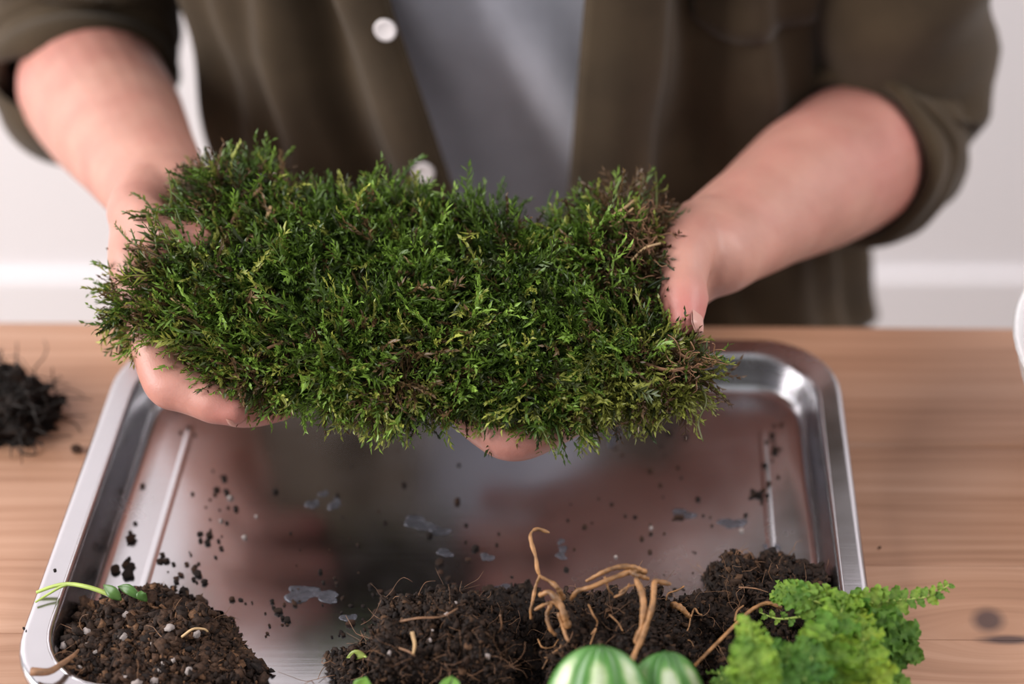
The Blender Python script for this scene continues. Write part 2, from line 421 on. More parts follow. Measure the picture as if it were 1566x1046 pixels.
for ob in (pan, rim):
    for p in ob.data.polygons: p.use_smooth = True
    bm = bmesh.new(); bm.from_mesh(ob.data); bmesh.ops.recalc_face_normals(bm, faces=bm.faces)
    f = max(bm.faces, key=lambda f: f.calc_area())
    if ob is pan and f.normal.z < 0: bmesh.ops.reverse_faces(bm, faces=bm.faces)
    if ob is rim:
        up = [f for f in bm.faces if abs(f.normal.z) > 0.95 and f.calc_center_median().z > T + RZ - 0.001]
        if up and up[0].normal.z < 0: bmesh.ops.reverse_faces(bm, faces=bm.faces)
    bm.to_mesh(ob.data); bm.free()
for sx_ in (-1, 1):      # pressed bead along each short side
    xm = (TX0 + TX1) / 2 + sx_ * 0.1545; Vr = []; Fr = []; y0_, y1_ = TY0 + 0.045, TY1 - 0.045; m_ = 9
    for i in range(41):
        y_ = y0_ + (y1_ - y0_) * i / 40; e_ = min(1.0, min(i, 40 - i) / 3)
        for j in range(m_):
            u_ = j / (m_ - 1) * 2 - 1; Vr.append(tw(xm + u_ * 0.0042, y_, 0.00250 + 0.0006 * e_ * (0.5 + 0.5 * math.cos(u_ * math.pi)) - 0.0002))
    for i in range(40):
        for j in range(m_ - 1): a = i * m_ + j; Fr.append((a, a + 1, a + m_ + 1, a + m_))
    rbm = mesh('pressed_bead', Vr, Fr, M_STEEL); child(rbm, tray)
FLOORZ = T + 0.0026
FH = 0.0026

# ------------------------------------------------------------------ person
person = empty('person', (-0.055, 0.93, 0), 'person in open olive shirt over grey tee holding out moss in both hands', 'person')
CX = -0.055
def torso_c(h):   # centre line leans towards the table with height
    return 0.925 - 0.02 * max(0, h - 0.1)
def torso_a(h): return float(np.interp(h, [-0.2, 0.0, 0.12, 0.30, 0.42, 0.50], [0.192, 0.190, 0.190, 0.19, 0.188, 0.16]))
def torso_b(h): return float(np.interp(h, [-0.2, 0.0, 0.12, 0.30, 0.42, 0.50], [0.112, 0.114, 0.114, 0.112, 0.10, 0.08]))

def along(p, px, py, dist):  # point on a sight line, at distance dist from p, on the far side
    r = ray(px, py); r = r / np.linalg.norm(r); oc = CAM - p
    b = np.dot(oc, r); c = np.dot(oc, oc) - dist * dist
    return CAM + r * (-b + math.sqrt(max(0, b * b - c)))
A = on_mat
WA = A(240, 288, 0.050)
EA = along(WA, 128, 112, 0.205)
WB = A(1108, 366, 0.040)
EB = along(WB, 1328, 224, 0.195)
SA = np.array([CX - 0.222, EA[1] + 0.075, T + 0.40])
SB = np.array([CX + 0.222, EB[1] + 0.045, T + 0.40])
bodyV = MB()
def limb(P, ra, rb=None, n=None, hint=(0, -0.6, 0.8), sides=20):
    n = n or max(8, len(P) * 7)
    Q = spline(P, n); m = len(P)
    t = np.linspace(0, m - 1, n); ra2 = np.interp(t, range(m), ra); rb2 = np.interp(t, range(m), rb if rb is not None else ra)
    bodyV.add(tube(Q, ra2, rb2, sides, hint, True))
# trunk, neck, head
hs = np.linspace(-0.10, 0.44, 14)
P = [np.array([CX, torso_c(h), T + h]) for h in hs]
bodyV.add(tube(P, [torso_a(h) - 0.042 for h in hs], [torso_b(h) - 0.040 for h in hs], 32, (1, 0, 0), False))
limb([SA + (0.03, 0.0, 0.0), (CX, 0.925, T + 0.44), SB + (-0.03, 0, 0)], [0.05, 0.055, 0.05], n=24)
limb([(CX, 0.93, T + 0.42), (CX, 0.905, T + 0.52), (CX, 0.89, T + 0.58)], [0.06, 0.052, 0.054])
bodyV.add(tube(spline([(CX, 0.90, T + 0.55), (CX, 0.875, T + 0.62), (CX, 0.875, T + 0.70), (CX, 0.89, T + 0.755)], 14), np.interp(np.linspace(0, 3, 14), range(4), [0.045, 0.07, 0.075, 0.05]), np.interp(np.linspace(0, 3, 14), range(4), [0.055, 0.085, 0.09, 0.06]), 24, (1, 0, 0), True))
limb([(CX, 0.79, T + 0.655), (CX, 0.775, T + 0.635), (CX, 0.782, T + 0.622)], [0.009, 0.012, 0.012])
for s in (-1, 1): limb([(CX + s * 0.076, 0.885, T + 0.675), (CX + s * 0.080, 0.885, T + 0.64)], [0.012, 0.009], [0.02, 0.015])
# arms
def arm(Sh, E, W, wa, wb, whint):
    d = W - E; L_ = np.linalg.norm(d); d /= L_
    Q = [Sh, Sh * 0.5 + E * 0.5, E - d * 0.022 + (Sh - E) * 0.04, E + d * 0.028, E + d * L_ * 0.45, E + d * L_ * 0.75, W, W + d * 0.02]
    ra = [0.042, 0.036, 0.034, 0.0455, 0.0415, 0.0335, wa, wa * 0.97]; rb = [0.042, 0.036, 0.034, 0.0440, 0.0395, 0.0305, wb, wb * 0.97]
    limb(Q, ra, rb, 60, whint, 24)
arm(SA, EA, WA, 0.0275, 0.0225, (1, 0, 0.3))
arm(SB, EB, WB, 0.0295, 0.0245, (0.5, -0.2, 0.8))
def digit(P, R): limb(P, R, n=5 * len(P), sides=16)
# hand holding the mat's end with the dry sprigs: thumb above, fingers below
mcpA = [A(214, 436, 0.004), A(238, 434, 0.021), A(264, 428, 0.037), A(290, 416, 0.050)]
pipA = [A(254, 583, 0.005), A(294, 588, 0.021), A(322, 562, 0.036), A(348, 524, 0.050)]
dipA = [A(303, 605, 0.006), A(362, 622, 0.020), A(385, 582, 0.037), A(395, 540, 0.052)]
tipA = [A(356, 627, 0.005), A(428, 621, 0.020), A(446, 576, 0.036), A(436, 536, 0.052)]
RF = [(0.0142, 0.0112, 0.0104, 0.0080), (0.0142, 0.0110, 0.0100, 0.0078), (0.0135, 0.0104, 0.0094, 0.0075), (0.0125, 0.0092, 0.0082, 0.0066)]
for k in range(4):
    digit([mcpA[k], (mcpA[k] + pipA[k]) / 2, pipA[k], (pipA[k] + dipA[k]) / 2, dipA[k], dipA[k] * 0.45 + tipA[k] * 0.55, tipA[k]], [RF[k][0], RF[k][1] + 0.0012, RF[k][1] + 0.0002, RF[k][2] + 0.0012, RF[k][2] + 0.0001, RF[k][2] + 0.0001, RF[k][3]])
    limb([WA + (mcpA[k] - WA) * 0.05 + (mcpA[k] - mcpA[1]) * 0.35, (WA + mcpA[k]) / 2 + (mcpA[k] - mcpA[1]) * 0.2, mcpA[k]], [0.019, 0.0165, RF[k][0]])
thA = [A(232, 302, 0.032), A(211, 330, 0.006), A(252, 361, -0.014), A(298, 369, -0.018)]
digit(thA, [0.0185, 0.0152, 0.0112, 0.0092])
limb([WA, (thA[1] + mcpA[0]) / 2, mcpA[0]], [0.019, 0.015, 0.0135])
limb([thA[1], (thA[1] + mcpA[1]) / 2, mcpA[1]], [0.013, 0.012, 0.013])
# hand at the brown end
mcpB = [A(957, 588, 0.026), A(940, 562, 0.042), A(925, 530, 0.056), A(915, 495, 0.066)]
pipB = [A(792, 671, 0.019), A(838, 648, 0.036), A(800, 600, 0.052), A(805, 540, 0.064)]
dipB = [A(741, 652, 0.018), A(770, 632, 0.035), A(745, 580, 0.051), A(765, 525, 0.063)]
tipB = [A(706, 627, 0.018), A(728, 606, 0.033), A(700, 560, 0.050), A(730, 510, 0.062)]
for k in range(4):
    digit([mcpB[k], (mcpB[k] + pipB[k]) / 2, pipB[k], dipB[k], tipB[k]], [RF[k][0], RF[k][1] + 0.0010, RF[k][1], RF[k][2], RF[k][3]])
    limb([WB + (mcpB[k] - mcpB[1]) * 0.30, A(1038, 414, 0.036) + (mcpB[k] - mcpB[1]) * 0.3, A(985, 492, 0.040) + (mcpB[k] - mcpB[1]) * 0.7, mcpB[k]], [0.020, 0.0175, 0.016, RF[k][0]])
thB = [A(1078, 360, 0.030), A(1050, 385, 0.004), A(1045, 432, -0.006), A(1049, 488, -0.010)]
digit([thB[0], thB[1], thB[2], (thB[2] + thB[3]) / 2, thB[3]], [0.0205, 0.0150, 0.0116, 0.0120, 0.0088])
limb([thB[0], (thB[1] + mcpB[0]) / 2, mcpB[0]], [0.018, 0.015, 0.0135])
limb([WB, A(1050, 422, 0.030), A(1005, 462, 0.035)], [0.020, 0.018, 0.016])
raw = bodyV.build('body_raw', M_SKIN)
mod(raw, 'REMESH', mode='VOXEL', voxel_size=0.0019)
mod(raw, 'SMOOTH', factor=0.5, iterations=7)
dg = bpy.context.evaluated_depsgraph_get()
bm_ = bpy.data.meshes.new_from_object(raw.evaluated_get(dg)); bm_.name = 'body'
bpy.data.objects.remove(raw)
nv = len(bm_.vertices); co = np.empty(nv * 3, np.float32); bm_.vertices.foreach_get('co', co); co = co.reshape(-1, 3).astype(float)
tint = np.zeros(nv)
for c, r, a in ([(t, 0.013, 0.9) for t in (tipA + tipB)] + [(pipA[0], 0.016, 0.45), (pipB[0], 0.018, 0.5), (pipB[1], 0.018, 0.4), (thB[3], 0.017, 1.0), (thA[3], 0.015, 0.6), (thA[1], 0.02, 0.3), (EB, 0.10, 0.55), (EA, 0.075, 0.5), (EB * 0.5 + WB * 0.5, 0.07, 0.2)]):
    d = np.linalg.norm(co - c, axis=1); tint = np.maximum(tint, a * np.exp(-(d / r) ** 2))
tint = np.clip(0.06 + tint + 0.20 * vnoise(co, 45, 3) + 0.10 * vnoise(co, 120, 5), 0, 1)[:, None]
skc = np.array([0.490, 0.252, 0.196]) * (1 - tint) + np.array([0.480, 0.170, 0.146]) * tint
at = bm_.color_attributes.new('col', 'FLOAT_COLOR', 'POINT'); c4 = np.ones((nv, 4), np.float32); c4[:, :3] = skc; at.data.foreach_set('color', c4.ravel())
bm_.polygons.foreach_set('use_smooth', np.ones(len(bm_.polygons), dtype=bool))
bm_.materials.clear(); bm_.materials.append(M_SKIN)
body = put('body', bm_); child(body, person)

def nail(c, along_, out, ln, wd):
    t = along_ / np.linalg.norm(along_); n = out - t * np.dot(out, t); n /= np.linalg.norm(n); b = np.cross(t, n)
    V = []; F = []; nu, nv2 = 8, 8
    for layer in (0, 1):
        for i in range(nu + 1):
            u = i / nu * 2 - 1
            for j in range(nv2 + 1):
                v = j / nv2 * 2 - 1
                hw = wd * (1 - 0.25 * max(0, -u) ** 2) * math.sqrt(max(0.02, 1 - abs(u) ** 5))
                V.append(c + t * u * ln + b * v * hw + n * (0.0007 - v * v * wd * 0.42 - 0.0004 * u * u - layer * 0.0009))
    for i in range(nu):
        for j in range(nv2):
            a = i * (nv2 + 1) + j; f = (a, a + nv2 + 1, a + nv2 + 2, a + 1)
            F.append(f); F.append(tuple(x + (nu + 1) * (nv2 + 1) for x in f[::-1]))
    return V, F
for tip, dip, out, r in ((tipA[0], dipA[0], np.array([0.1, -0.80, -0.60]), 0.0086), (thB[3], thB[2], np.array([0.85, 0.1, 0.35]), 0.0098)):
    tdir = (tip - dip); tdir = tdir / np.linalg.norm(tdir); on = out - tdir * np.dot(out, tdir); on /= np.linalg.norm(on)
    V, F = nail(tip + tdir * r * (-0.15 if r < 0.009 else 0.25) + on * r * 0.77, tdir, on, 0.0064 if r < 0.009 else 0.0075, 0.0056 if r < 0.009 else 0.0066)
    child(mesh('nail', V, F, M_NAIL), person)
# hair cap
hv, hf = ICO3
hV = []
for v in hv:
    s = 1.0 + 0.04 * math.sin(v[0] * 19) * math.cos(v[2] * 17)
    hV.append((CX + v[0] * 0.088 * s, 0.892 + v[1] * 0.102 * s, T + 0.715 + v[2] * (0.075 if v[2] > 0 else 0.09 if v[1] > 0.1 else 0.018) * s))
child(mesh('hair', hV, hf, M_HAIR), person)
for s in (-1, 1):
    ev = [(CX + s * 0.031 + v[0] * 0.011, 0.797 + v[1] * 0.008, T + 0.672 + v[2] * 0.009) for v in ICO2[0]]
    child(mesh('eye', ev, ICO2[1], simple('eye_white', (0.7, 0.7, 0.7), 0.2)), person)
mv, mf = tube([(CX - 0.022, 0.795, T + 0.598), (CX, 0.787, T + 0.597), (CX + 0.022, 0.795, T + 0.598)], [0.003, 0.006, 0.003], sides=10)
child(mesh('mouth', mv, mf, simple('lips', (0.5, 0.2, 0.17), 0.5)), person)

# --- tee shirt
def ring_pt(h, phi, off):
    a, b = torso_a(h) + off, torso_b(h) + off
    c, s = math.cos(phi), math.sin(phi)
    e = 0.82
    return np.array([CX + a * math.copysign(abs(c) ** e, c), torso_c(h) + b * math.copysign(abs(s) ** e, s), T + h])
V = []; F = []; nh, nphi = 60, 140
for i in range(nh):
    h = -0.12 + 0.60 * i / (nh - 1)
    for k in range(nphi):
        phi = 2 * math.pi * k / nphi
        p = ring_pt(h, phi, -0.023)
        fx = (p[0] - CX)
        fold = 0.0085 * math.sin(42 * (fx * 0.9 + (h - 0.1) * 0.75) + 0.8) + 0.003 * math.sin(95 * (fx + (h) * 0.5) + 1.0)
        V.append(p + np.array([0, -1, 0]) * fold * max(0, -math.sin(phi)))
for i in range(nh - 1):
    for k in range(nphi):
        k2 = (k + 1) % nphi; F.append((i * nphi + k, i * nphi + k2, (i + 1) * nphi + k2, (i + 1) * nphi + k))
tee = mesh('t_shirt', V, F, M_TEE); child(tee, person); mod(tee, 'SOLIDIFY', thickness=0.0015)

# --- open shirt: one cloth from front edge round the back to the other front edge
def edgeL(h): return float(np.interp(h, [-0.12, 0.04, 0.17, 0.44], [CX - 0.018, CX - 0.036, CX - 0.064, CX - 0.085]))
def edgeR(h): return float(np.interp(h, [-0.12, 0.04, 0.17, 0.44], [CX + 0.030, CX + 0.029, CX + 0.040, CX + 0.065]))
def phi_of(h, x, off):   # angle on the front half whose ring point has this x
    lo, hi = math.pi, 2 * math.pi
    for _ in range(40):
        m_ = (lo + hi) / 2
        if ring_pt(h, m_, off)[0] < x: lo = m_
        else: hi = m_
    return (lo + hi) / 2
nh, ns = 70, 260
def shirt_off(s, tot, h, side_sign):
    """offset of the cloth from the body, s = arc from the front edge"""
    bandw, gw = (0.020, 0.036) if side_sign < 0 else (0.030, 0.042)
    o_ = 0.012
    if s < bandw: o_ = 0.016 + 0.005 * math.sin(s / bandw * math.pi)
    elif s < bandw + gw: o_ = 0.016 - 0.004 * (s - bandw) / gw - 0.019 * math.sin((s - bandw) / gw * math.pi)
    return o_
V = []; F = []
for i in range(nh):
    h = -0.13 + 0.585 * i / (nh - 1)
    pl_, pr_ = phi_of(h, edgeL(h), 0.012), phi_of(h, edgeR(h), 0.012)
    a0, a1 = pl_, pr_ - 2 * math.pi      # going down through pi, pi/2, 0
    for k in range(ns):
        t = k / (ns - 1); t2 = t
        phi = a0 + (a1 - a0) * t2
        p0 = ring_pt(h, phi, 0.012)
        sL = abs(phi - a0) * 0.15; sR = abs(phi - a1) * 0.15
        s = min(sL, sR)
        off = shirt_off(s, 0, h, -1 if sL < sR else 1)
        fl = 0.006 * math.sin(phi * 11 + 6 * h) * math.sin(h * 9 + phi * 2) + 0.004 * math.sin(phi * 23 + h * 14 + 1.3) + 0.0025 * math.sin(h * 60 + phi * 5)
        flare = 0.05 * max(0, 0.045 - h) * (4.5 if math.cos(phi) > 0.2 else 0.6)
        q = ring_pt(h, phi, off + fl * min(1, s / 0.04) + flare)
        V.append(q)
for i in range(nh - 1):
    for k in range(ns - 1):
        F.append((i * ns + k, (i + 1) * ns + k, (i + 1) * ns + k + 1, i * ns + k + 1))
shirt = mesh('shirt', V, F, M_SHIRT); child(shirt, person); mod(shirt, 'SOLIDIFY', thickness=0.002, offset=0)
SV = np.array(V).reshape(nh, ns, 3)
def shirt_pt(h, k):
    i = np.clip((h + 0.13) / 0.585 * (nh - 1), 0, nh - 1.001); j = int(i); f = i - j
    return SV[j, k] * (1 - f) + SV[j + 1, k] * f
# plackets: doubled bands along both front edges
for name, ks in (('placket', range(0, 8)), ('placket', range(ns - 1, ns - 12, -1))):
    Vp = []; Fp = []; hh = np.linspace(-0.125, 0.45, 60); kk = list(ks)
    for h in hh:
        for k in kk:
            p = shirt_pt(h, k); Vp.append(p + np.array([(p[0] - CX) * 0.01, -0.0032, 0.0]))
    m_ = len(kk)
    for i in range(59):
        for j in range(m_ - 1): Fp.append((i * m_ + j, (i + 1) * m_ + j, (i + 1) * m_ + j + 1, i * m_ + j + 1))
    pk = mesh(name, Vp, Fp, M_SHIRT); pk.parent = shirt; mod(pk, 'SOLIDIFY', thickness=0.0022, offset=0)
# pocket on the chest panel
Vp = []; Fp = []
kr = list(range(ns - 18, ns - 46, -1)); hp = np.linspace(0.135, 0.27, 14)
for i, h in enumerate(hp):
    for j, k in enumerate(kr):
        u = j / (len(kr) - 1) * 2 - 1
        hh_ = h + (0.010 * max(0, abs(u) - 0.8) / 0.2 if i == 0 else 0)
        p = shirt_pt(hh_, k); Vp.append(p + np.array([0.15, -1, 0]) * 0.0035)
m_ = len(kr)
for i in range(13):
    for j in range(m_ - 1): Fp.append((i * m_ + j, (i + 1) * m_ + j, (i + 1) * m_ + j + 1, i * m_ + j + 1))
pk = mesh('pocket', Vp, Fp, M_SHIRT); pk.parent = shirt; mod(pk, 'SOLIDIFY', thickness=0.002, offset=0)
# buttons
def button(c, n, r=0.0063):
    n = n / np.linalg.norm(n); h_ = np.array([0.3, 0, 1.0]); b = h_ - n * np.dot(h_, n); b /= np.linalg.norm(b); d = np.cross(n, b)
    V = []; F = []; m = 20
    rg = [(0, -0.0008), (r, -0.0008), (r * 1.02, 0.0006), (r * 0.95, 0.0014), (r * 0.75, 0.0009), (0, 0.0007)]
    for rr, z in rg[1:-1]:
        for k in range(m):
            a = 2 * math.pi * k / m; V.append(c + b * rr * math.cos(a) + d * rr * math.sin(a) + n * z)
    for i in range(3):
        for k in range(m):
            k2 = (k + 1) % m; F.append((i * m + k, i * m + k2, (i + 1) * m + k2, (i + 1) * m + k))
    F.append(tuple(range(m))[::-1]); F.append(tuple(range(3 * m, 4 * m)))
    return V, F
def on_shirt(px, py, kmin, kmax):
    best = None
    for i in range(nh):
        for k in range(kmin, kmax):
            v = SV[i, k] - CAM; z = v[1] * math.cos(TH) - v[2] * math.sin(TH)
            x = PPX + FPX * v[0] / z; y = PPY - FPX * (v[1] * math.sin(TH) + v[2] * math.cos(TH)) / z
            d = (x - px) ** 2 + (y - py) ** 2
            if best is None or d < best[0]: best = (d, i, k)
    return SV[best[1], best[2]]
for px, py in ((592, 45), (658, 263)):
    p = on_shirt(px, py, 0, 12)
    bt = mesh('button', *button(p + np.array([0, -0.0068, 0.001]), np.array([-0.15, -1, 0.12])), M_BUTTON); bt.parent = shirt
    bt['label'] = 'white shell button'

# --- rolled sleeves
def sleeve(Sh, E, W, reach, name='sleeve', ph=0.0):
    d = (W - E); d = d / np.linalg.norm(d)
    P = spline([Sh + (0, 0, 0.02), Sh * 0.55 + E * 0.45, E - d * 0.038 + (Sh - E) * 0.10, E + d * 0.002, E + d * reach], 60)
    tt = np.linspace(0, 1, 60); sides = 64
    fr = frames(P, (1, 0.1, 0)); V = []; F = []
    def rad(t): return float(np.interp(t, [0, 0.4, 0.7, 1], [0.062, 0.057, 0.0565, 0.0525]))
    for i in range(60):
        t, b, c = fr[i]
        for k in range(sides):
            a = 2 * math.pi * k / sides
            wr = 0.0035 * math.sin(tt[i] * 34 + 2.2 * math.sin(a + ph) + ph) + 0.0022 * math.sin(tt[i] * 63 + 1.5 * math.sin(2 * a) + 2 * ph)
            r = rad(tt[i]) + wr * min(1, (1 - tt[i]) * 6)
            V.append(P[i] + b * math.cos(a) * r + c * math.sin(a) * r)
    for i in range(59):
        for k in range(sides):
            k2 = (k + 1) % sides; F.append((i * sides + k, i * sides + k2, (i + 1) * sides + k2, (i + 1) * sides + k))
    sl = mesh(name, V, F, M_SHIRT); child(sl, person); mod(sl, 'SOLIDIFY', thickness=0.002, offset=-1)
    # rolled cuff: a thick band folded back on itself, in two layers
    for lo, hi, ex in ((reach - 0.020, reach + 0.004, 0.0035), (reach - 0.046, reach - 0.016, 0.0060)):
        Vc = []; Fc = []
        prof = [(lo, 0.000), (lo + 0.0015, ex * 0.8), (lo + 0.005, ex), ((lo + hi) / 2, ex * 1.05), (hi - 0.004, ex), (hi - 0.001, ex * 0.6), (hi, -0.001), (hi - 0.002, -0.004), (hi - 0.012, -0.005)]
        t, b, c = fr[-1]
        t, b, c = d, b, np.cross(d, b)
        for (s_, e_) in prof:
            for k in range(sides):
                a = 2 * math.pi * k / sides
                base = E + d * s_
                i0 = int(np.argmin(np.linalg.norm(P - base, axis=1)))
                r = 0.0520 + e_ + 0.0012 * math.sin(5 * a + ph + s_ * 90)
                Vc.append(P[i0] + d * np.dot(base - P[i0], d) + b * math.cos(a) * r + c * math.sin(a) * r)
        for i in range(len(prof) - 1):
            for k in range(sides):
                k2 = (k + 1) % sides; Fc.append((i * sides + k, i * sides + k2, (i + 1) * sides + k2, (i + 1) * sides + k))
        cf = mesh('cuff', Vc, Fc, M_SHIRT); cf.parent = sl; mod(cf, 'SOLIDIFY', thickness=0.002, offset=0)
    return sl
sleeve(SA, EA, EA + np.array([0.08, -0.92, -0.37]), 0.008, ph=0.4)
slB = sleeve(SB, EB, WB, 0.026, ph=2.0)
# --- trousers, shoes
tr = MB()
for s in (-1, 1):
    P = spline([(CX + s * 0.075, 0.94, T - 0.02), (CX + s * 0.09, 0.95, 0.42), (CX + s * 0.10, 0.97, 0.09)], 24)
    tr.add(tube(P, np.interp(np.linspace(0, 1, 24), [0, 0.5, 1], [0.088, 0.068, 0.056]), None, 24, (0, 1, 0)))
tr.add(tube([(CX, 0.94, T + 0.03), (CX, 0.94, T - 0.05), (CX, 0.94, T - 0.12)], [0.150, 0.155, 0.12], [0.095, 0.1, 0.09], 32, (1, 0, 0)))
child(tr.build('trousers', M_TROUS), person)
for s in (-1, 1):
    P = spline([(CX + s * 0.10, 1.01, 0.045), (CX + s * 0.105, 0.95, 0.05), (CX + s * 0.115, 0.86, 0.035), (CX + s * 0.12, 0.79, 0.028)], 16)
    child(mesh('shoe', *tube(P, np.interp(np.linspace(0, 1, 16), [0, 0.3, 0.8, 1], [0.042, 0.046, 0.034, 0.024]), np.interp(np.linspace(0, 1, 16), [0, 0.5, 1], [0.036, 0.044, 0.036]), 20, (0, 0, 1), True), M_SHOE), person)

# ------------------------------------------------------------------ moss mat
OUT = [(160, 445), (205, 415), (255, 395), (285, 375), (292, 345), (280, 318), (272, 290), (330, 272), (385, 268), (440, 280), (490, 322), (555, 315), (600, 304), (635, 312), (680, 342), (740, 330), (800, 344), (850, 362), (900, 328), (960, 308), (1005, 318), (1010, 360), (1006, 420), (998, 490), (1030, 532), (1085, 556), (1084, 585), (1060, 606), (1000, 608), (920, 620), (850, 634), (780, 626), (700, 614), (610, 628), (530, 616), (450, 600), (380, 588), (300, 562), (235, 522), (190, 488)]
def uv_of(p): return np.array([np.dot(p - MC, MX), np.dot(p - MC, MY)])
POLY = np.array([uv_of(on_mat(*q)) for q in OUT])
def poly_sd(Q):
    Q = np.asarray(Q); n = len(POLY); d = np.full(len(Q), 9.0); ins = np.zeros(len(Q), bool); gx = np.zeros_like(Q)
    for i in range(n):
        a, b = POLY[i], POLY[(i + 1) % n]; e = b - a
        t = np.clip(((Q - a) @ e) / (e @ e), 0, 1); pr = a + t[:, None] * e; dd = np.linalg.norm(Q - pr, axis=1)
        m = dd < d; d[m] = dd[m]; gx[m] = (pr - Q)[m]
        c = ((a[1] > Q[:, 1]) != (b[1] > Q[:, 1])) & (Q[:, 0] < (b[0] - a[0]) * (Q[:, 1] - a[1]) / (b[1] - a[1] + 1e-12) + a[0]); ins ^= c
    g = gx / (np.linalg.norm(gx, axis=1)[:, None] + 1e-9); g[~ins] *= -1
    return np.where(ins, d, -d), g       # distance inside, outward direction
def top_h(Q, d):
    p3 = np.c_[Q, np.zeros(len(Q))]
    return 0.009 * np.sqrt(np.clip(d / 0.018, 0, 1)) + (0.0045 * vnoise(p3, 38, 1) + 0.0035 * vnoise(p3, 90, 2)) * np.clip(d / 0.01, 0, 1)
moss = empty('moss_mat', MC - MN * 0.012, 'thick mat of green feathery moss held up in both hands', 'moss')
GS = 0.0030
u0, v0 = POLY.min(0) - GS; u1, v1 = POLY.max(0) + GS
gu, gv = np.arange(u0, u1, GS), np.arange(v0, v1, GS)
GU, GV = np.meshgrid(gu, gv, indexing='ij'); Q = np.c_[GU.ravel(), GV.ravel()]
sd, gr = poly_sd(Q); sdc = np.clip(sd - 0.007, 0, 1)
ht = top_h(Q, sdc) - 0.004; hb = -0.004 - 0.0075 * np.sqrt(np.clip(sdc / 0.015, 0, 1)) - 0.002 * vnoise(np.c_[Q, Q[:, 0]], 80, 4)
nu_, nv_ = GU.shape; idx = np.arange(nu_ * nv_).reshape(nu_, nv_)
def W3(Q, h): return MC + Q[:, :1] * MX + Q[:, 1:2] * MY + np.asarray(h)[:, None] * MN
Vt, Vb = W3(Q, ht), W3(Q, hb); ok = (sd > 0.0065).reshape(nu_, nv_)
cell = ok[:-1, :-1] & ok[1:, :-1] & ok[:-1, 1:] & ok[1:, 1:]
F = []; nq = nu_ * nv_
for i, j in zip(*np.nonzero(cell)):
    a, b, c, d_ = idx[i, j], idx[i + 1, j], idx[i + 1, j + 1], idx[i, j + 1]
    F.append((a, b, c, d_)); F.append((nq + d_, nq + c, nq + b, nq + a))
    for (di, dj, e0, e1) in ((-1, 0, d_, a), (1, 0, b, c), (0, -1, a, b), (0, 1, c, d_)):
        ii, jj = i + di, j + dj
        if not (0 <= ii < nu_ - 1 and 0 <= jj < nv_ - 1 and cell[ii, jj]): F.append((e1, e0, nq + e0, nq + e1))
hc = np.tile(np.array([[0.030, 0.020, 0.012]]), (2 * nq, 1)) * (1 + 0.5 * vnoise(np.vstack([Vt, Vb]), 120, 8))[:, None]
me = fast_mesh('humus', np.vstack([Vt, Vb]), np.array(F), hc, True)
bm = bmesh.new(); bm.from_mesh(me); bmesh.ops.delete(bm, geom=[v for v in bm.verts if not v.link_faces], context='VERTS'); bm.to_mesh(me); bm.free()
child(put('humus_layer', me, M_HUMUS), moss)

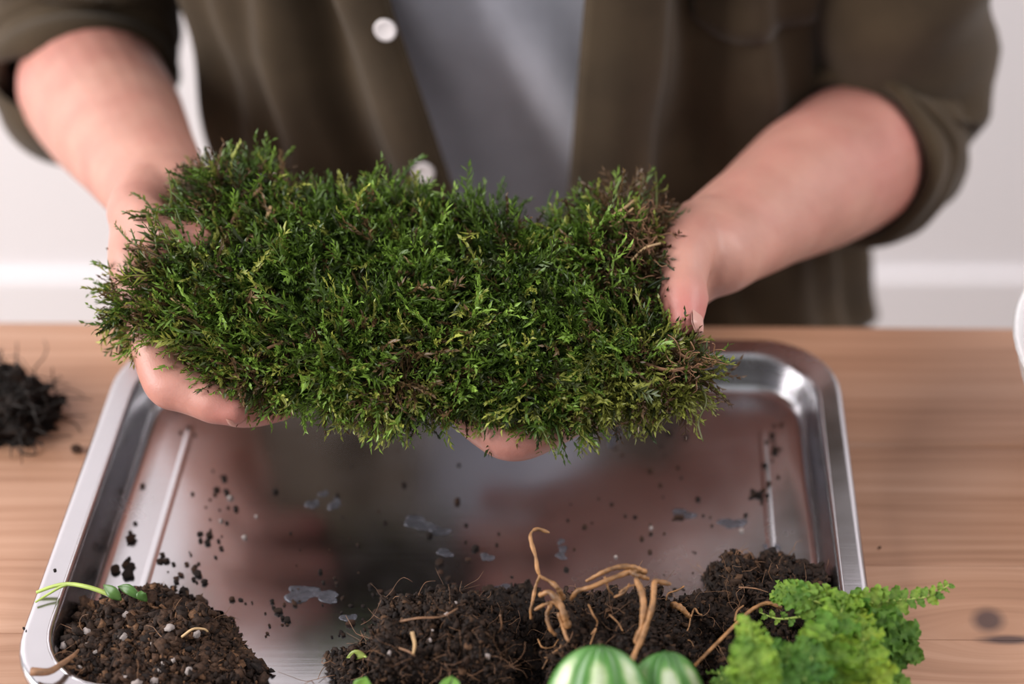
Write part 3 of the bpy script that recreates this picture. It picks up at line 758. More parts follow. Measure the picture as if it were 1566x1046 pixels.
# frond templates: z along the shoot, unit length
def frond_template(seed, kind):
    r = np.random.default_rng(seed); n = 7
    t = np.linspace(0, 1, n); bx = r.uniform(0.15, 0.75); by = r.uniform(-0.35, 0.35); wob = r.uniform(-0.09, 0.09)
    def cen(t): t = np.asarray(t, float); return np.stack([bx * t ** 2 + wob * np.sin(t * 6), by * t ** 2 + 0.6 * wob * np.cos(t * 5), t * (1 - 0.25 * bx * t)], -1)
    V = []; F = []; K = []
    P = cen(t); rad = (0.030 if kind == 1 else 0.020) * (1 - 0.55 * t)
    for i in range(n):
        for k in range(3):
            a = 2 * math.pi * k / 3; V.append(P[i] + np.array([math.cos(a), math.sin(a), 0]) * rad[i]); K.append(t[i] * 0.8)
    for i in range(n - 1):
        for k in range(3):
            k2 = (k + 1) % 3; a, b, c, d = i * 3 + k, i * 3 + k2, (i + 1) * 3 + k2, (i + 1) * 3 + k
            F += [(a, b, c), (a, c, d)]
    def leaf(p, d, ln, wd, up, key):
        d = d / np.linalg.norm(d); s = np.cross(d, up); s /= np.linalg.norm(s) + 1e-9; u = np.cross(s, d)
        b = len(V)
        V.extend([p, p + d * ln * 0.4 + s * wd + u * wd * 0.5, p + d * ln + u * ln * r.uniform(-0.3, 0.15), p + d * ln * 0.4 - s * wd + u * wd * 0.5])
        K.extend([key * 0.7, key, min(1, key + 0.3), key]); F.extend([(b, b + 1, b + 2), (b, b + 2, b + 3)])
    def tang(tq):
        tan = cen(min(1, tq + 0.02)) - cen(tq - 0.02); return tan / np.linalg.norm(tan)
    if kind == 0:       # feather: narrow side branchlets in two rows
        nb = 12
        for q in range(nb):
            tq = 0.25 + 0.75 * q / (nb - 1); p = cen(tq); sgn = 1 if q % 2 else -1; tan = tang(tq)
            side = np.array([0.2 * r.normal(), sgn, 0.1 * r.normal()]); d = tan * r.uniform(0.75, 1.15) + side * r.uniform(0.5, 0.8)
            if q == nb - 1: d = tan
            ln = 0.30 * math.sin(math.pi * (0.3 + 0.55 * (tq - 0.25) / 0.75)) * r.uniform(0.75, 1.25)
            leaf(p, d, ln, 0.022 + 0.010 * r.random(), np.array([1, 0, 0.3]), 0.45 + 0.5 * tq)
            if q % 3 == 0: leaf(p + d * ln * 0.35, d + tan, ln * 0.6, 0.018, np.array([1, 0, 0]), 0.5 + 0.5 * tq)
    elif kind == 1:     # rope: small leaves pressed all round the shoot
        nb = 24
        for q in range(nb):
            tq = 0.10 + 0.90 * q / (nb - 1); p = cen(tq); a = q * 2.4; tan = tang(tq)
            side = np.array([math.cos(a), math.sin(a), 0]); d = tan * 1.0 + side * r.uniform(0.28, 0.55)
            leaf(p, d, 0.16 * (1.15 - 0.35 * tq), 0.030, tan + side * 0.3, 0.4 + 0.55 * tq)
    else:               # forked: two or three bare-footed ropes
        for br in range(3):
            t0 = 0.25 + 0.2 * br; p0 = cen(t0); d0 = tang(t0) + np.array([0.3 * r.normal(), (1 if br % 2 else -1) * 0.6, 0]); d0 /= np.linalg.norm(d0)
            ln = 0.42 * r.uniform(0.8, 1.2)
            for q in range(7):
                f = q / 6; p = p0 + d0 * ln * f + np.array([bx * 0.12 * f * f, 0, 0]); a = q * 2.4
                d = d0 + np.array([math.cos(a), math.sin(a), 0]) * 0.45; leaf(p, d, 0.15, 0.026, d0, 0.5 + 0.4 * t0 + 0.15 * f)
        for q in range(7):
            tq = 0.55 + 0.45 * q / 6; a = q * 2.4; leaf(cen(tq), tang(tq) + np.array([math.cos(a), math.sin(a), 0]) * 0.4, 0.14, 0.026, tang(tq), 0.5 + 0.5 * tq)
    return np.array(V), np.array(F), np.clip(np.array(K), 0, 1)
TPL = [frond_template(s, (0, 1, 2, 1, 0)[s % 5]) for s in range(25)]
def make_fronds(base, dirn, length, colA, colB, tid):
    """batch of shoots; colA at the foot, colB at the tip"""
    AV, AF, AC = [], [], []; off = 0
    for k in range(len(TPL)):
        sel = np.nonzero(tid == k)[0]
        if len(sel) == 0: continue
        V, F, K = TPL[k]; m = len(sel)
        z = dirn[sel] / np.linalg.norm(dirn[sel], axis=1)[:, None]
        rr = rng.normal(size=(m, 3)); x = rr - z * np.sum(rr * z, 1)[:, None]; x /= np.linalg.norm(x, axis=1)[:, None]; y = np.cross(z, x)
        R = np.stack([x, y, z], 2)                                  # columns
        wv = (np.einsum('mij,vj->mvi', R, V)) * length[sel][:, None, None] + base[sel][:, None, :]
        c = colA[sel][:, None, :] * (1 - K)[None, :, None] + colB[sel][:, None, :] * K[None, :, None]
        AV.append(wv.reshape(-1, 3)); AC.append(c.reshape(-1, 3))
        AF.append((F[None] + (np.arange(m) * len(V))[:, None, None]).reshape(-1, 3) + off); off += m * len(V)
    return np.vstack(AV), np.vstack(AF), np.vstack(AC)
NF = 9800
cand = np.c_[rng.uniform(u0, u1, NF * 4), rng.uniform(v0, v1, NF * 4)]
sd, gr = poly_sd(cand); keep = (sd > 0.0065) & (vnoise(np.c_[cand, cand[:, 0] * 0], 75, 77) + 0.55 * vnoise(np.c_[cand, cand[:, 0] * 0], 170, 78) > rng.uniform(-1.1, 0.35, len(cand))); cand, sd, gr = cand[keep][:NF], sd[keep][:NF], gr[keep][:NF]
ne = 1900                                                           # extra along the margin
ex = np.c_[rng.uniform(u0, u1, 60000), rng.uniform(v0, v1, 60000)]; esd, egr = poly_sd(ex); kk = (esd > 0.0058) & (esd < 0.012); ex, esd, egr = ex[kk][:ne], esd[kk][:ne], egr[kk][:ne]
cand = np.vstack([cand, ex]); sd = np.r_[sd, esd]; gr = np.vstack([gr, egr]); n = len(cand)
under = np.zeros(n, bool); under[-ne:] = rng.random(ne) < 0.35
sd = np.clip(sd - 0.0065, 0.0002, 1); hgt = top_h(cand, sd) - 0.004; hgt[under] = -0.006
base = W3(cand, hgt)
edge = np.exp(-sd / 0.007)[:, None]
g3 = gr[:, :1] * MX + gr[:, 1:2] * MY
comb = np.c_[vnoise(np.c_[cand, cand[:, 0]], 30, 21), vnoise(np.c_[cand, cand[:, 0]], 30, 22)] * 0.95
dirn = MN[None] * (0.55 * (1 - 0.55 * edge)) + g3 * edge * 0.95 + comb[:, :1] * MX + (comb[:, 1:2] - 0.22) * MY + rng.normal(size=(n, 3)) * 0.42
dirn[under] += -MN * 0.25
lowest = np.sum(dirn * MN, 1)[:, None]
dirn += MN * np.where((lowest < 0.08) & (sd[:, None] > 0.008), 0.10 - lowest, 0)
length = rng.uniform(0.011, 0.0235, n) * (1 + 0.15 * edge[:, 0] * rng.random(n))
nl = 1100                                                           # longer shoots lying over the rest
far_in = np.nonzero(sd > 0.004)[0]; pick = rng.choice(far_in[far_in < n - ne], nl, replace=False)
length[pick] = rng.uniform(0.019, 0.030, nl); dirn[pick] = dirn[pick] * np.array([1, 1, 1]) + rng.normal(size=(nl, 3)) * 0.5; base[pick] += MN * 0.004
lw = np.sum(dirn[pick] * MN, 1); dirn[pick] += MN[None] * (0.28 - lw)[:, None]
# colours belong to the shoots: patches of olive, fresh green, yellowish and dead brown
G0 = np.array([0.036, 0.074, 0.010]); G1 = np.array([0.110, 0.200, 0.022]); G2 = np.array([0.225, 0.365, 0.055]); Gy = np.array([0.270, 0.290, 0.055]); Br = np.array([0.120, 0.066, 0.030]); Gd = np.array([0.035, 0.050, 0.014])
p3 = np.c_[cand, np.zeros(n)]
f1 = np.clip(0.5 + 0.55 * vnoise(p3, 45, 31) + 0.30 * rng.normal(size=n), 0, 1)[:, None]
colB = np.where(f1 < 0.5, G0 + (G1 - G0) * f1 * 2, G1 + (G2 - G1) * (f1 - 0.5) * 2)
def blob(px, py, r): q = uv_of(on_mat(px, py)); return np.exp(-np.sum((cand - q) ** 2, 1) / r ** 2)
yel = np.clip(0.9 * blob(1030, 590, 0.022) + 0.8 * blob(950, 610, 0.02) + 0.55 * blob(230, 340, 0.03) + 0.5 * blob(300, 540, 0.035) + 0.45 * blob(560, 640, 0.03) + 0.35 * blob(850, 650, 0.03), 0, 1)
brn = np.clip(1.0 * blob(990, 330, 0.024) + 0.95 * blob(1000, 400, 0.018) + 0.6 * blob(1060, 550, 0.020) + 0.45 * blob(350, 290, 0.022) + 0.4 * blob(270, 420, 0.018) + 0.5 * blob(1015, 480, 0.012) + 0.35 * blob(640, 560, 0.02) + 0.3 * blob(420, 560, 0.015) + 0.07, 0, 0.9)
for wgt, cc in ((yel, Gy), (brn, Br)):
    m = (rng.random(n) < wgt)[:, None]; colB = np.where(m, cc * rng.uniform(0.6, 1.25, (n, 1)), colB)
m = (rng.random(n) < 0.12)[:, None]; colB = np.where(m, Gd * rng.uniform(0.7, 1.6, (n, 1)), colB)
m = (rng.random(n) < 0.07)[:, None]; colB = np.where(m, Gy * rng.uniform(0.8, 1.5, (n, 1)), colB)
colB[pick] = colB[pick] * 1.25 + np.array([0.012, 0.014, 0.003]); colB *= 0.97
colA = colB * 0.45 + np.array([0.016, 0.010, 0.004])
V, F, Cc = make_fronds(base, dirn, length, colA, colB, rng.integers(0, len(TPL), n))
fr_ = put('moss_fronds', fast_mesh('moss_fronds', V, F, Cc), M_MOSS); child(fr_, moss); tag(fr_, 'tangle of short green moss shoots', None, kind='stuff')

def sprig(path, leaf_len, dens, colr, name='moss_sprig', r=0.0007, mat=M_MOSS):
    """one longer shoot: a bent stem with little leaves all round"""
    P = spline(path, 14); V, F = tube(P, np.linspace(r, r * 0.5, 14), sides=5); T3 = []
    for f in F:
        for k in range(1, len(f) - 1): T3.append((f[0], f[k], f[k + 1]))
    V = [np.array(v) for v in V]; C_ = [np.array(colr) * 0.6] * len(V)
    tn = np.gradient(P, axis=0); tn /= np.linalg.norm(tn, axis=1)[:, None]
    for q in range(dens):
        t = 0.12 + 0.88 * q / dens; i = min(12, int(t * 13)); f = t * 13 - i; p = P[i] * (1 - f) + P[i + 1] * f
        s = rng.normal(size=3); s -= tn[i] * np.dot(s, tn[i]); s /= np.linalg.norm(s)
        d = tn[i] * 0.75 + s * 0.8; d /= np.linalg.norm(d); ln = leaf_len * rng.uniform(0.6, 1.15) * (1.1 - 0.4 * t); sd_ = np.cross(d, tn[i]); sd_ /= np.linalg.norm(sd_)
        b = len(V); V += [p, p + d * ln * 0.5 + sd_ * ln * 0.17, p + d * ln, p + d * ln * 0.5 - sd_ * ln * 0.17]; T3 += [(b, b + 1, b + 2), (b, b + 2, b + 3)]
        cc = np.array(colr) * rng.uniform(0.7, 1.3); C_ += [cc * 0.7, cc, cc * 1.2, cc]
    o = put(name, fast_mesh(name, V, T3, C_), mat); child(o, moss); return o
def A2(l): return [A(*q) for q in l]
green, olive, brown = (0.085, 0.17, 0.022), (0.16, 0.19, 0.03), (0.17, 0.10, 0.045)
for pts, ll, dn, c in [
    ([(600, 300, -0.01), (615, 272, -0.012), (632, 250, -0.012), (650, 240, -0.008)], 0.0042, 46, green),
    ([(445, 320, -0.012), (436, 285, -0.014), (430, 255, -0.014), (428, 232, -0.014)], 0.0045, 50, brown),
    ([(478, 310, -0.01), (484, 285, -0.012), (476, 270, -0.012)], 0.002, 12, brown),
    ([(255, 330, -0.014), (262, 300, -0.016), (258, 265, -0.016)], 0.004, 26, olive),
    ([(245, 345, -0.014), (225, 310, -0.016), (200, 294, -0.016)], 0.004, 22, olive),
    ([(250, 350, -0.015), (232, 328, -0.018), (205, 323, -0.018)], 0.0045, 24, olive),
    ([(250, 400, -0.012), (200, 370, -0.014), (175, 342, -0.014)], 0.004, 26, olive),
    ([(245, 410, -0.012), (215, 385, -0.014), (200, 350, -0.016)], 0.004, 22, green),
    ([(240, 380, -0.014), (235, 350, -0.018), (222, 320, -0.018)], 0.005, 26, olive),
    ([(225, 460, -0.004), (190, 452, -0.005), (165, 442, -0.005), (146, 433, -0.004)], 0.0045, 34, green),
    ([(220, 475, -0.004), (185, 460, -0.005), (160, 452, -0.005)], 0.0045, 28, green),
    ([(220, 505, 0), (190, 510, 0.001), (170, 485, 0.002), (163, 470, 0.002)], 0.002, 10, brown),
    ([(1002, 330, -0.012), (1004, 300, -0.012), (1003, 262, -0.013)], 0.0025, 18, olive),
    ([(975, 320, -0.014), (960, 295, -0.016), (985, 278, -0.016)], 0.0035, 20, brown),
    ([(900, 330, -0.01), (908, 305, -0.012), (905, 280, -0.012)], 0.004, 26, green),
    ([(1060, 540, -0.006), (1085, 545, -0.008), (1108, 547, -0.008), (1108, 560, -0.008)], 0.0035, 24, green),
    ([(1072, 590, -0.004), (1080, 615, -0.004), (1068, 645, -0.003), (1075, 675, -0.002)], 0.0022, 18, (0.15, 0.16, 0.04)),
    ([(820, 640, -0.003), (835, 668, -0.003), (850, 700, -0.002)], 0.0045, 34, olive),
    ([(850, 650, -0.003), (856, 675, -0.003), (853, 695, -0.002)], 0.002, 8, green),
    ([(595, 630, -0.003), (592, 655, -0.003), (582, 676, -0.002)], 0.004, 28, olive),
    ([(515, 620, -0.003), (535, 645, -0.003), (532, 650, -0.002)], 0.004, 20, olive),
    ([(760, 305, -0.008), (765, 285, -0.008), (772, 270, -0.008)], 0.003, 16, green),
    ([(842, 335, -0.008), (838, 312, -0.008), (845, 290, -0.008)], 0.0025, 14, green),
    ([(505, 305, -0.012), (508, 280, -0.014), (500, 262, -0.014)], 0.004, 22, green),
    ([(540, 300, -0.012), (532, 285, -0.014), (535, 272, -0.014)], 0.003, 14, olive),
    ([(1000, 400, -0.016), (1020, 405, -0.018), (1040, 422, -0.018)], 0.003, 8, (0.08, 0.09, 0.03)),
    ([(990, 440, -0.014), (1012, 428, -0.018), (1036, 424, -0.016)], 0.003, 14, (0.03, 0.05, 0.015)),
]:
    if pts[0][0] < 260 and pts[0][1] < 420: pts = [(a_, b_, d_ - 0.014) for a_, b_, d_ in pts]
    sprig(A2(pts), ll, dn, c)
for q in range(34):
    bx_, by_ = rng.uniform(262, 318), rng.uniform(330, 420); a_ = rng.uniform(math.radians(100), math.radians(190)); l_ = rng.uniform(35, 85)
    ex_, ey_ = bx_ + l_ * math.cos(a_), by_ - l_ * math.sin(a_) * 0.9; mx_, my_ = (bx_ + ex_) / 2 + rng.normal() * 8, (by_ + ey_) / 2 + rng.normal() * 8
    dz = rng.uniform(-0.034, -0.024)
    sprig(A2([(bx_, by_, -0.018), (mx_, my_, dz), (ex_, ey_, dz - rng.uniform(0, 0.006))]), rng.uniform(0.0032, 0.005), int(rng.integers(16, 30)), [olive, olive, green, (0.10, 0.15, 0.025), brown][int(rng.integers(5))])
tang = MB()                                                         # matted dead threads at the torn end
for q in range(170):
    px_, py_ = (rng.normal(983, 14), np.clip(rng.normal(350, 34), 318, 430)) if q < 120 else (rng.normal(1055, 22), rng.normal(556, 14))
    p = on_mat(px_, py_, -rng.uniform(0.010, 0.021)); d = rng.normal(size=3); pts = [p]
    for _ in range(3): d = d + rng.normal(size=3) * 0.5; d /= np.linalg.norm(d); pts.append(pts[-1] + d * rng.uniform(0.002, 0.005))
    tang.add(tube(spline(pts, 8), 0.00028, sides=4))
tg = tang.build('dead_threads', M_TWIG); child(tg, moss); tg['kind'] = 'stuff'; tg['label'] = 'matted brown dead threads'
# dry stalks and bare threads lying in the moss
for pts, r, mt, nm in [
    ([(405, 358, -0.020), (408, 335, -0.022), (414, 316, -0.022)], 0.0009, M_STRAW, 'dry_stalk'),
    ([(375, 372, -0.019), (384, 360, -0.021), (400, 378, -0.020)], 0.0006, M_STRAW, 'dry_stalk'),
    ([(262, 455, -0.017), (283, 470, -0.019), (303, 488, -0.017)], 0.0010, M_STRAW, 'dry_stalk'),
    ([(592, 390, -0.019), (603, 392, -0.021), (618, 392, -0.021), (627, 404, -0.020), (640, 407, -0.020), (658, 422, -0.018)], 0.0004, M_STRAW, 'bare_thread'),
    ([(600, 410, -0.018), (620, 417, -0.019), (640, 420, -0.018)], 0.0013, M_TWIG, 'brown_stalk'),
    ([(562, 488, -0.017), (565, 470, -0.020), (566, 462, -0.020)], 0.0009, M_TWIG, 'brown_stalk'),
    ([(345, 372, -0.018), (355, 340, -0.020), (375, 310, -0.021), (400, 288, -0.020)], 0.0010, M_TWIG, 'brown_stalk'),
    ([(342, 372, -0.017), (350, 382, -0.017), (356, 385, -0.016)], 0.0007, M_TWIG, 'brown_stalk'),
    ([(935, 330, -0.020), (955, 318, -0.022), (972, 305, -0.022)], 0.0007, M_STRAW, 'dry_stalk'),
    ([(930, 348, -0.020), (948, 338, -0.021), (968, 318, -0.022)], 0.0005, M_STRAW, 'dry_stalk'),
    ([(965, 400, -0.019), (985, 380, -0.022), (1010, 372, -0.020)], 0.0006, M_STRAW, 'bare_thread'),
    ([(388, 545, -0.015), (420, 528, -0.018), (450, 522, -0.016)], 0.0009, M_TWIG, 'brown_stalk'),
    ([(1018, 520, -0.013), (1045, 545, -0.016), (1078, 552, -0.012)], 0.0009, M_TWIG, 'brown_stalk'),
    ([(985, 555, -0.014), (1020, 566, -0.016), (1068, 560, -0.013)], 0.0010, M_TWIG, 'brown_stalk'),
]:
    child(mesh(nm, *tube(spline(A2(pts), 12), r, sides=6), mt), moss)

# ------------------------------------------------------------------ soil
def crumbs_on(P, Nn, size, cols, sub=ICO1):
    """many low-poly grains at points P, pushed a little along Nn"""
    V, F = sub; m = len(P)
    sc = size[:, None, None] * rng.uniform(0.3, 1.9, (m, 1, 3))
    ang = rng.uniform(0, 2 * math.pi, m); ca, sa = np.cos(ang), np.sin(ang)
    Vv = np.broadcast_to(V, (m,) + V.shape) * (1 + 0.38 * rng.normal(size=(m, len(V), 1))) * sc
    X = Vv[..., 0] * ca[:, None] - Vv[..., 2] * sa[:, None]; Z = Vv[..., 0] * sa[:, None] + Vv[..., 2] * ca[:, None]
    W = np.stack([X, Vv[..., 1], Z], -1) + (P + Nn * size[:, None] * 0.2)[:, None, :]
    FF = (F[None] + (np.arange(m) * len(V))[:, None, None]).reshape(-1, 3)
    return W.reshape(-1, 3), FF, np.repeat(cols, len(V), 0)
def soil_cols(m, warm=1.0):
    a = np.array([0.012, 0.008, 0.007]); b = np.array([0.055, 0.028, 0.016]) * warm; c = np.array([0.13, 0.066, 0.034]) * warm
    u = rng.random(m)[:, None]; base = a + (b - a) * u
    return np.where(rng.random((m, 1)) < 0.12, c * rng.uniform(0.6, 1.2, (m, 1)), base)
def soil_heap(root, c, rx, ry, hz, power=2.0, lump=0.25, ncr=1600, smin=0.00035, smax=0.0018, rot=0.0, warm=1.0, clamp=True, seed=1):
    """heap with its flat foot on the tray floor"""
    V, F = ICO6 if ncr > 2000 else ICO5; V = V.copy()
    n2 = np.abs(V[:, 0]) ** power + np.abs(V[:, 1]) ** power + np.abs(V[:, 2]) ** power
    V = V / (n2 ** (1 / power))[:, None]
    d = 1 + lump * vnoise(V, 2.3, seed) + lump * 0.6 * vnoise(V, 5.5, seed + 1) + 0.12 * vnoise(V, 13, seed + 2) + 0.10 * vnoise(V, 27, seed + 3) + 0.06 * vnoise(V, 55, seed + 4)
    V = V * d[:, None]
    ca, sa = math.cos(rot), math.sin(rot)
    X = V[:, 0] * rx; Y = V[:, 1] * ry; Z = np.maximum(V[:, 2], -0.02 * 0) * hz
    P = np.stack([c[0] + X * ca - Y * sa, c[1] + X * sa + Y * ca, FLOORZ + 0.0003 + Z], 1)
    if clamp:      # the pan's walls hold the soil in
        ca, sa = math.cos(-TA), math.sin(-TA); lx = P[:, 0] * ca - P[:, 1] * sa; ly = P[:, 0] * sa + P[:, 1] * ca
        ins = 0.0235 - 0.006 * np.clip((P[:, 2] - FLOORZ) / 0.02, 0, 1)
        lx = np.clip(lx, TX0 + ins, TX1 - ins); ly = np.clip(ly, TY0 + ins, TY1 - ins)
        P[:, 0] = lx * math.cos(TA) - ly * math.sin(TA); P[:, 1] = lx * math.sin(TA) + ly * math.cos(TA)
    cols = soil_cols(len(P), warm) * 0.7
    top = V[F].mean(1)[:, 2] > 0.0
    Ff = F[top]; tri = P[Ff]; nn = np.cross(tri[:, 1] - tri[:, 0], tri[:, 2] - tri[:, 0]); ar = np.linalg.norm(nn, axis=1) + 1e-12
    pick = rng.choice(len(Ff), ncr, p=ar / ar.sum()); w_ = rng.dirichlet((1, 1, 1), ncr)
    cp = np.einsum('nk,nkd->nd', w_, tri[pick]); cn = nn[pick] / ar[pick][:, None]
    sz = smin + (smax - smin) * rng.random(ncr) ** 5
    cp[:, 2] = np.maximum(cp[:, 2], FLOORZ + sz * 1.3)
    V2, F2, C2 = crumbs_on(cp, cn, sz, soil_cols(ncr, warm))
    V2[:, 2] = np.maximum(V2[:, 2], FLOORZ + 0.0002)
    me = fast_mesh('soil', np.vstack([P, V2]), np.vstack([F, F2 + len(P)]), np.vstack([cols, C2]))
    o = put('soil', me, M_SOIL); child(o, root); tag(o, 'dark crumbly potting soil', None, kind='stuff')
    return cp, cn
PERL = []
for k in range(4):
    v = ICO2[0] * (1 + 0.40 * vnoise(ICO2[0], 1.7, 50 + k) + 0.22 * vnoise(ICO2[0], 4.0, 60 + k))[:, None] * np.array([1, 0.8, 0.7])
    me = fast_mesh('perlite', v, ICO2[1], None, True); me.materials.append(M_PERL); PERL.append(me)
def perlite(root, p, r):
    o = bpy.data.objects.new('perlite', random.choice(PERL)); COL.objects.link(o); o.parent = root
    o.location = Vector([float(x) for x in p]) - Vector(root.location); o.scale = (r, r, r); o.rotation_euler = (random.random() * 6, random.random() * 6, random.random() * 6)
    return o
def fibres(root, pts, nrm, n, lo, hi, r, mat, name='root_fibre', drop=0.0, lift=0.0):
    mb = MB()
    for _ in range(n):
        k = rng.integers(len(pts)); p = pts[k] + nrm[k] * 0.0005; L_ = rng.uniform(lo, hi); d = rng.normal(size=3); d -= nrm[k] * np.dot(d, nrm[k]); d /= np.linalg.norm(d); d[2] -= drop
        q = [p - nrm[k] * 0.001]
        for s in range(4):
            d = d + rng.normal(size=3) * 0.45 + nrm[k] * lift * (1 if s < 2 else -1); d /= np.linalg.norm(d)
            x = q[-1] + d * L_ / 4; x[2] = max(x[2], FLOORZ + 0.001); q.append(x)
        rr = r * rng.uniform(0.6, 1.4); mb.add(tube(spline(q, 9), np.linspace(rr, rr * 0.5, 9), sides=4))
    o = mb.build(name, mat); child(o, root); o['kind'] = 'stuff'; return o

# heap with perlite in the tray corner
c1 = at_h(200, 1022, 0.006)
heap = empty('soil_heap', (c1[0], c1[1], FLOORZ), 'loose heap of brown potting soil with white perlite grains in the tray corner', 'soil')
cp, cn = soil_heap(heap, c1, 0.049, 0.036, 0.018, lump=0.30, ncr=15000, smax=0.0022, warm=1.2, seed=5)
x2 = at_h(318, 1005, 0.003)
cp2, cn2 = soil_heap(heap, x2, 0.018, 0.018, 0.010, lump=0.35, ncr=900, warm=1.3, seed=9)
def snap(px, py, pts, nrm):
    v = pts - CAM; z = v[:, 1] * math.cos(TH) - v[:, 2] * math.sin(TH)
    x = PPX + FPX * v[:, 0] / z; y = PPY - FPX * (v[:, 1] * math.sin(TH) + v[:, 2] * math.cos(TH)) / z
    k = int(np.argmin((x - px) ** 2 + (y - py) ** 2 + 4e4 * (z - z.min()))); return pts[k], nrm[k]
for px, py, r in [(192, 936, 2.0), (137, 957, 2.2), (190, 956, 2.0), (185, 969, 2.4), (258, 953, 2.4), (302, 967, 2.4), (94, 982, 2.0), (133, 984, 1.0), (149, 993, 1.3), (251, 1012, 1.6), (270, 1012, 1.2), (290, 1029, 2.4), (126, 1020, 1.6), (207, 1039, 3.0), (187, 1036, 1.6), (244, 1026, 1.2), (366, 996, 1.2), (240, 1041, 2.2), (228, 978, 1.0), (119, 952, 1.1)]:
    p, nn = snap(px, py, cp, cn); perlite(heap, p + nn * 0.0006 * r, r * 0.00098)
fibres(heap, cp, cn, 40, 0.008, 0.02, 0.00022, M_FIBRE)
def strand(root, pts, r, mat, name, r1=None, sides=6, n=14):
    P = [at_h(*q) for q in pts]; o = mesh(name, *tube(spline(P, n), np.linspace(r, r1 if r1 else r * 0.6, n), sides=sides), mat); child(o, root); return o
strand(heap, [(278, 974, 0.024), (295, 962, 0.027), (312, 962, 0.026), (318, 966, 0.024)], 0.0007, M_STRAW, 'root_strand')
strand(heap, [(305, 998, 0.017), (325, 1013, 0.016), (342, 1008, 0.016)], 0.0004, M_FIBRE, 'root_strand')
tw_ = strand(heap, [(48, 1027, 0.030), (75, 1027, 0.030), (95, 1015, 0.029), (112, 1003, 0.026), (120, 994, 0.022)], 0.0020, M_TWIG, 'woody_root', 0.0006, 8)

# root-bound block of soil
def root_ball(root, c, rx, ry, hz, power, seed, ncr, warm=1.0, rot=0.0, nf=160, lump=0.18, fl=(0.006, 0.020)):
    cp, cn = soil_heap(root, c, rx, ry, hz, power=power, lump=lump, ncr=ncr, smax=0.0013, warm=warm, rot=rot, seed=seed)
    fibres(root, cp, cn, nf, fl[0], fl[1], 0.00015, M_FIBRE, drop=0.4, lift=-0.08)
    return cp, cn
c2 = at_h(682, 1052, 0.0)
rb = empty('root_ball', (c2[0], c2[1], FLOORZ), 'blocky dark root ball laced with fine roots beside the orange roots', 'soil')
cpB, cnB = root_ball(rb, c2, 0.031, 0.030, 0.034, 3.6, 21, 9500, 0.62, nf=300, lump=0.13)
for px, py, r in [(704, 919, 1.0), (682, 941, 1.3), (661, 972, 1.0), (752, 997, 1.8), (593, 996, 1.3), (662, 958, 0.8)]:
    p, nn = snap(px, py, cpB, cnB); perlite(rb, p + nn * 0.0005, r * 0.0009)
c2b = at_h(578, 1055, 0.0)
cpx, cnx = soil_heap(rb, c2b, 0.021, 0.022, 0.012, lump=0.35, ncr=2600, seed=33, warm=0.6)
fibres(rb, cpx, cnx, 40, 0.01, 0.03, 0.00022, M_FIBRE)
c2c = at_h(800, 1020, 0.0)
cpy, cny = soil_heap(rb, c2c, 0.034, 0.034, 0.015, lump=0.3, ncr=2400, seed=37, warm=0.4)
for pts, r in [([(630, 966, 0.048), (634, 985, 0.044), (632, 1000, 0.040)], 0.0009), ([(612, 950, 0.046), (640, 945, 0.050), (675, 943, 0.050), (700, 930, 0.050)], 0.0005), ([(608, 990, 0.036), (628, 998, 0.040), (640, 1010, 0.036)], 0.0006), ([(765, 940, 0.046), (767, 958, 0.040), (760, 970, 0.034)], 0.0005), ([(600, 1040, 0.02), (625, 1025, 0.026), (640, 1022, 0.028)], 0.0005)]:
    strand(rb, pts, r, M_STRAW if r > 0.0007 else M_FIBRE, 'root_strand')
def blade(P, wd, colr, name, root, mat=None, n=10):
    Q = spline(P, n); tn = np.gradient(Q, axis=0); V = []; F = []; C_ = []
    up = np.array([0, -0.66, 0.75])
    for i in range(n):
        t = tn[i] / np.linalg.norm(tn[i]); s = np.cross(t, up); s /= np.linalg.norm(s); u = np.cross(s, t)
        hw = wd * max(0.05, math.sin(math.pi * (0.04 + 0.94 * i / (n - 1))) ** 1.1)
        for a in (-1, -0.5, 0, 0.5, 1):
            V.append(Q[i] + s * a * hw + u * (abs(a) * hw * 0.2)); C_.append(np.array(colr) * (1.15 if a == 0 else 1.0))
    for i in range(n - 1):
        for k in range(4): a = i * 5 + k; F.append((a, a + 1, a + 6, a + 5))
    o = put(name, fast_mesh(name, V, F, C_, True), mat or M_SPRIG); child(o, root); mod(o, 'SOLIDIFY', thickness=0.0004); return o
GRN = (0.17, 0.36, 0.06)
blade([at_h(530, 1006, 0.016), at_h(545, 1001, 0.018), at_h(562, 1004, 0.018)], 0.0022, (0.26, 0.32, 0.06), 'leaf', rb)
strand(rb, [(556, 1003, 0.018), (572, 1008, 0.018), (585, 990, 0.018), (592, 980, 0.016)], 0.0005, M_STEM, 'stem')
blade([at_h(552, 1062, 0.030), at_h(556, 1048, 0.036), at_h(560, 1036, 0.040)], 0.0045, GRN, 'leaf', rb)
blade([at_h(668, 1060, 0.046), at_h(680, 1046, 0.048), at_h(692, 1034, 0.050)], 0.0016, GRN, 'leaf', rb)
blade([at_h(698, 1062, 0.046), at_h(697, 1048, 0.048), at_h(694, 1036, 0.050)], 0.0018, GRN, 'leaf', rb)

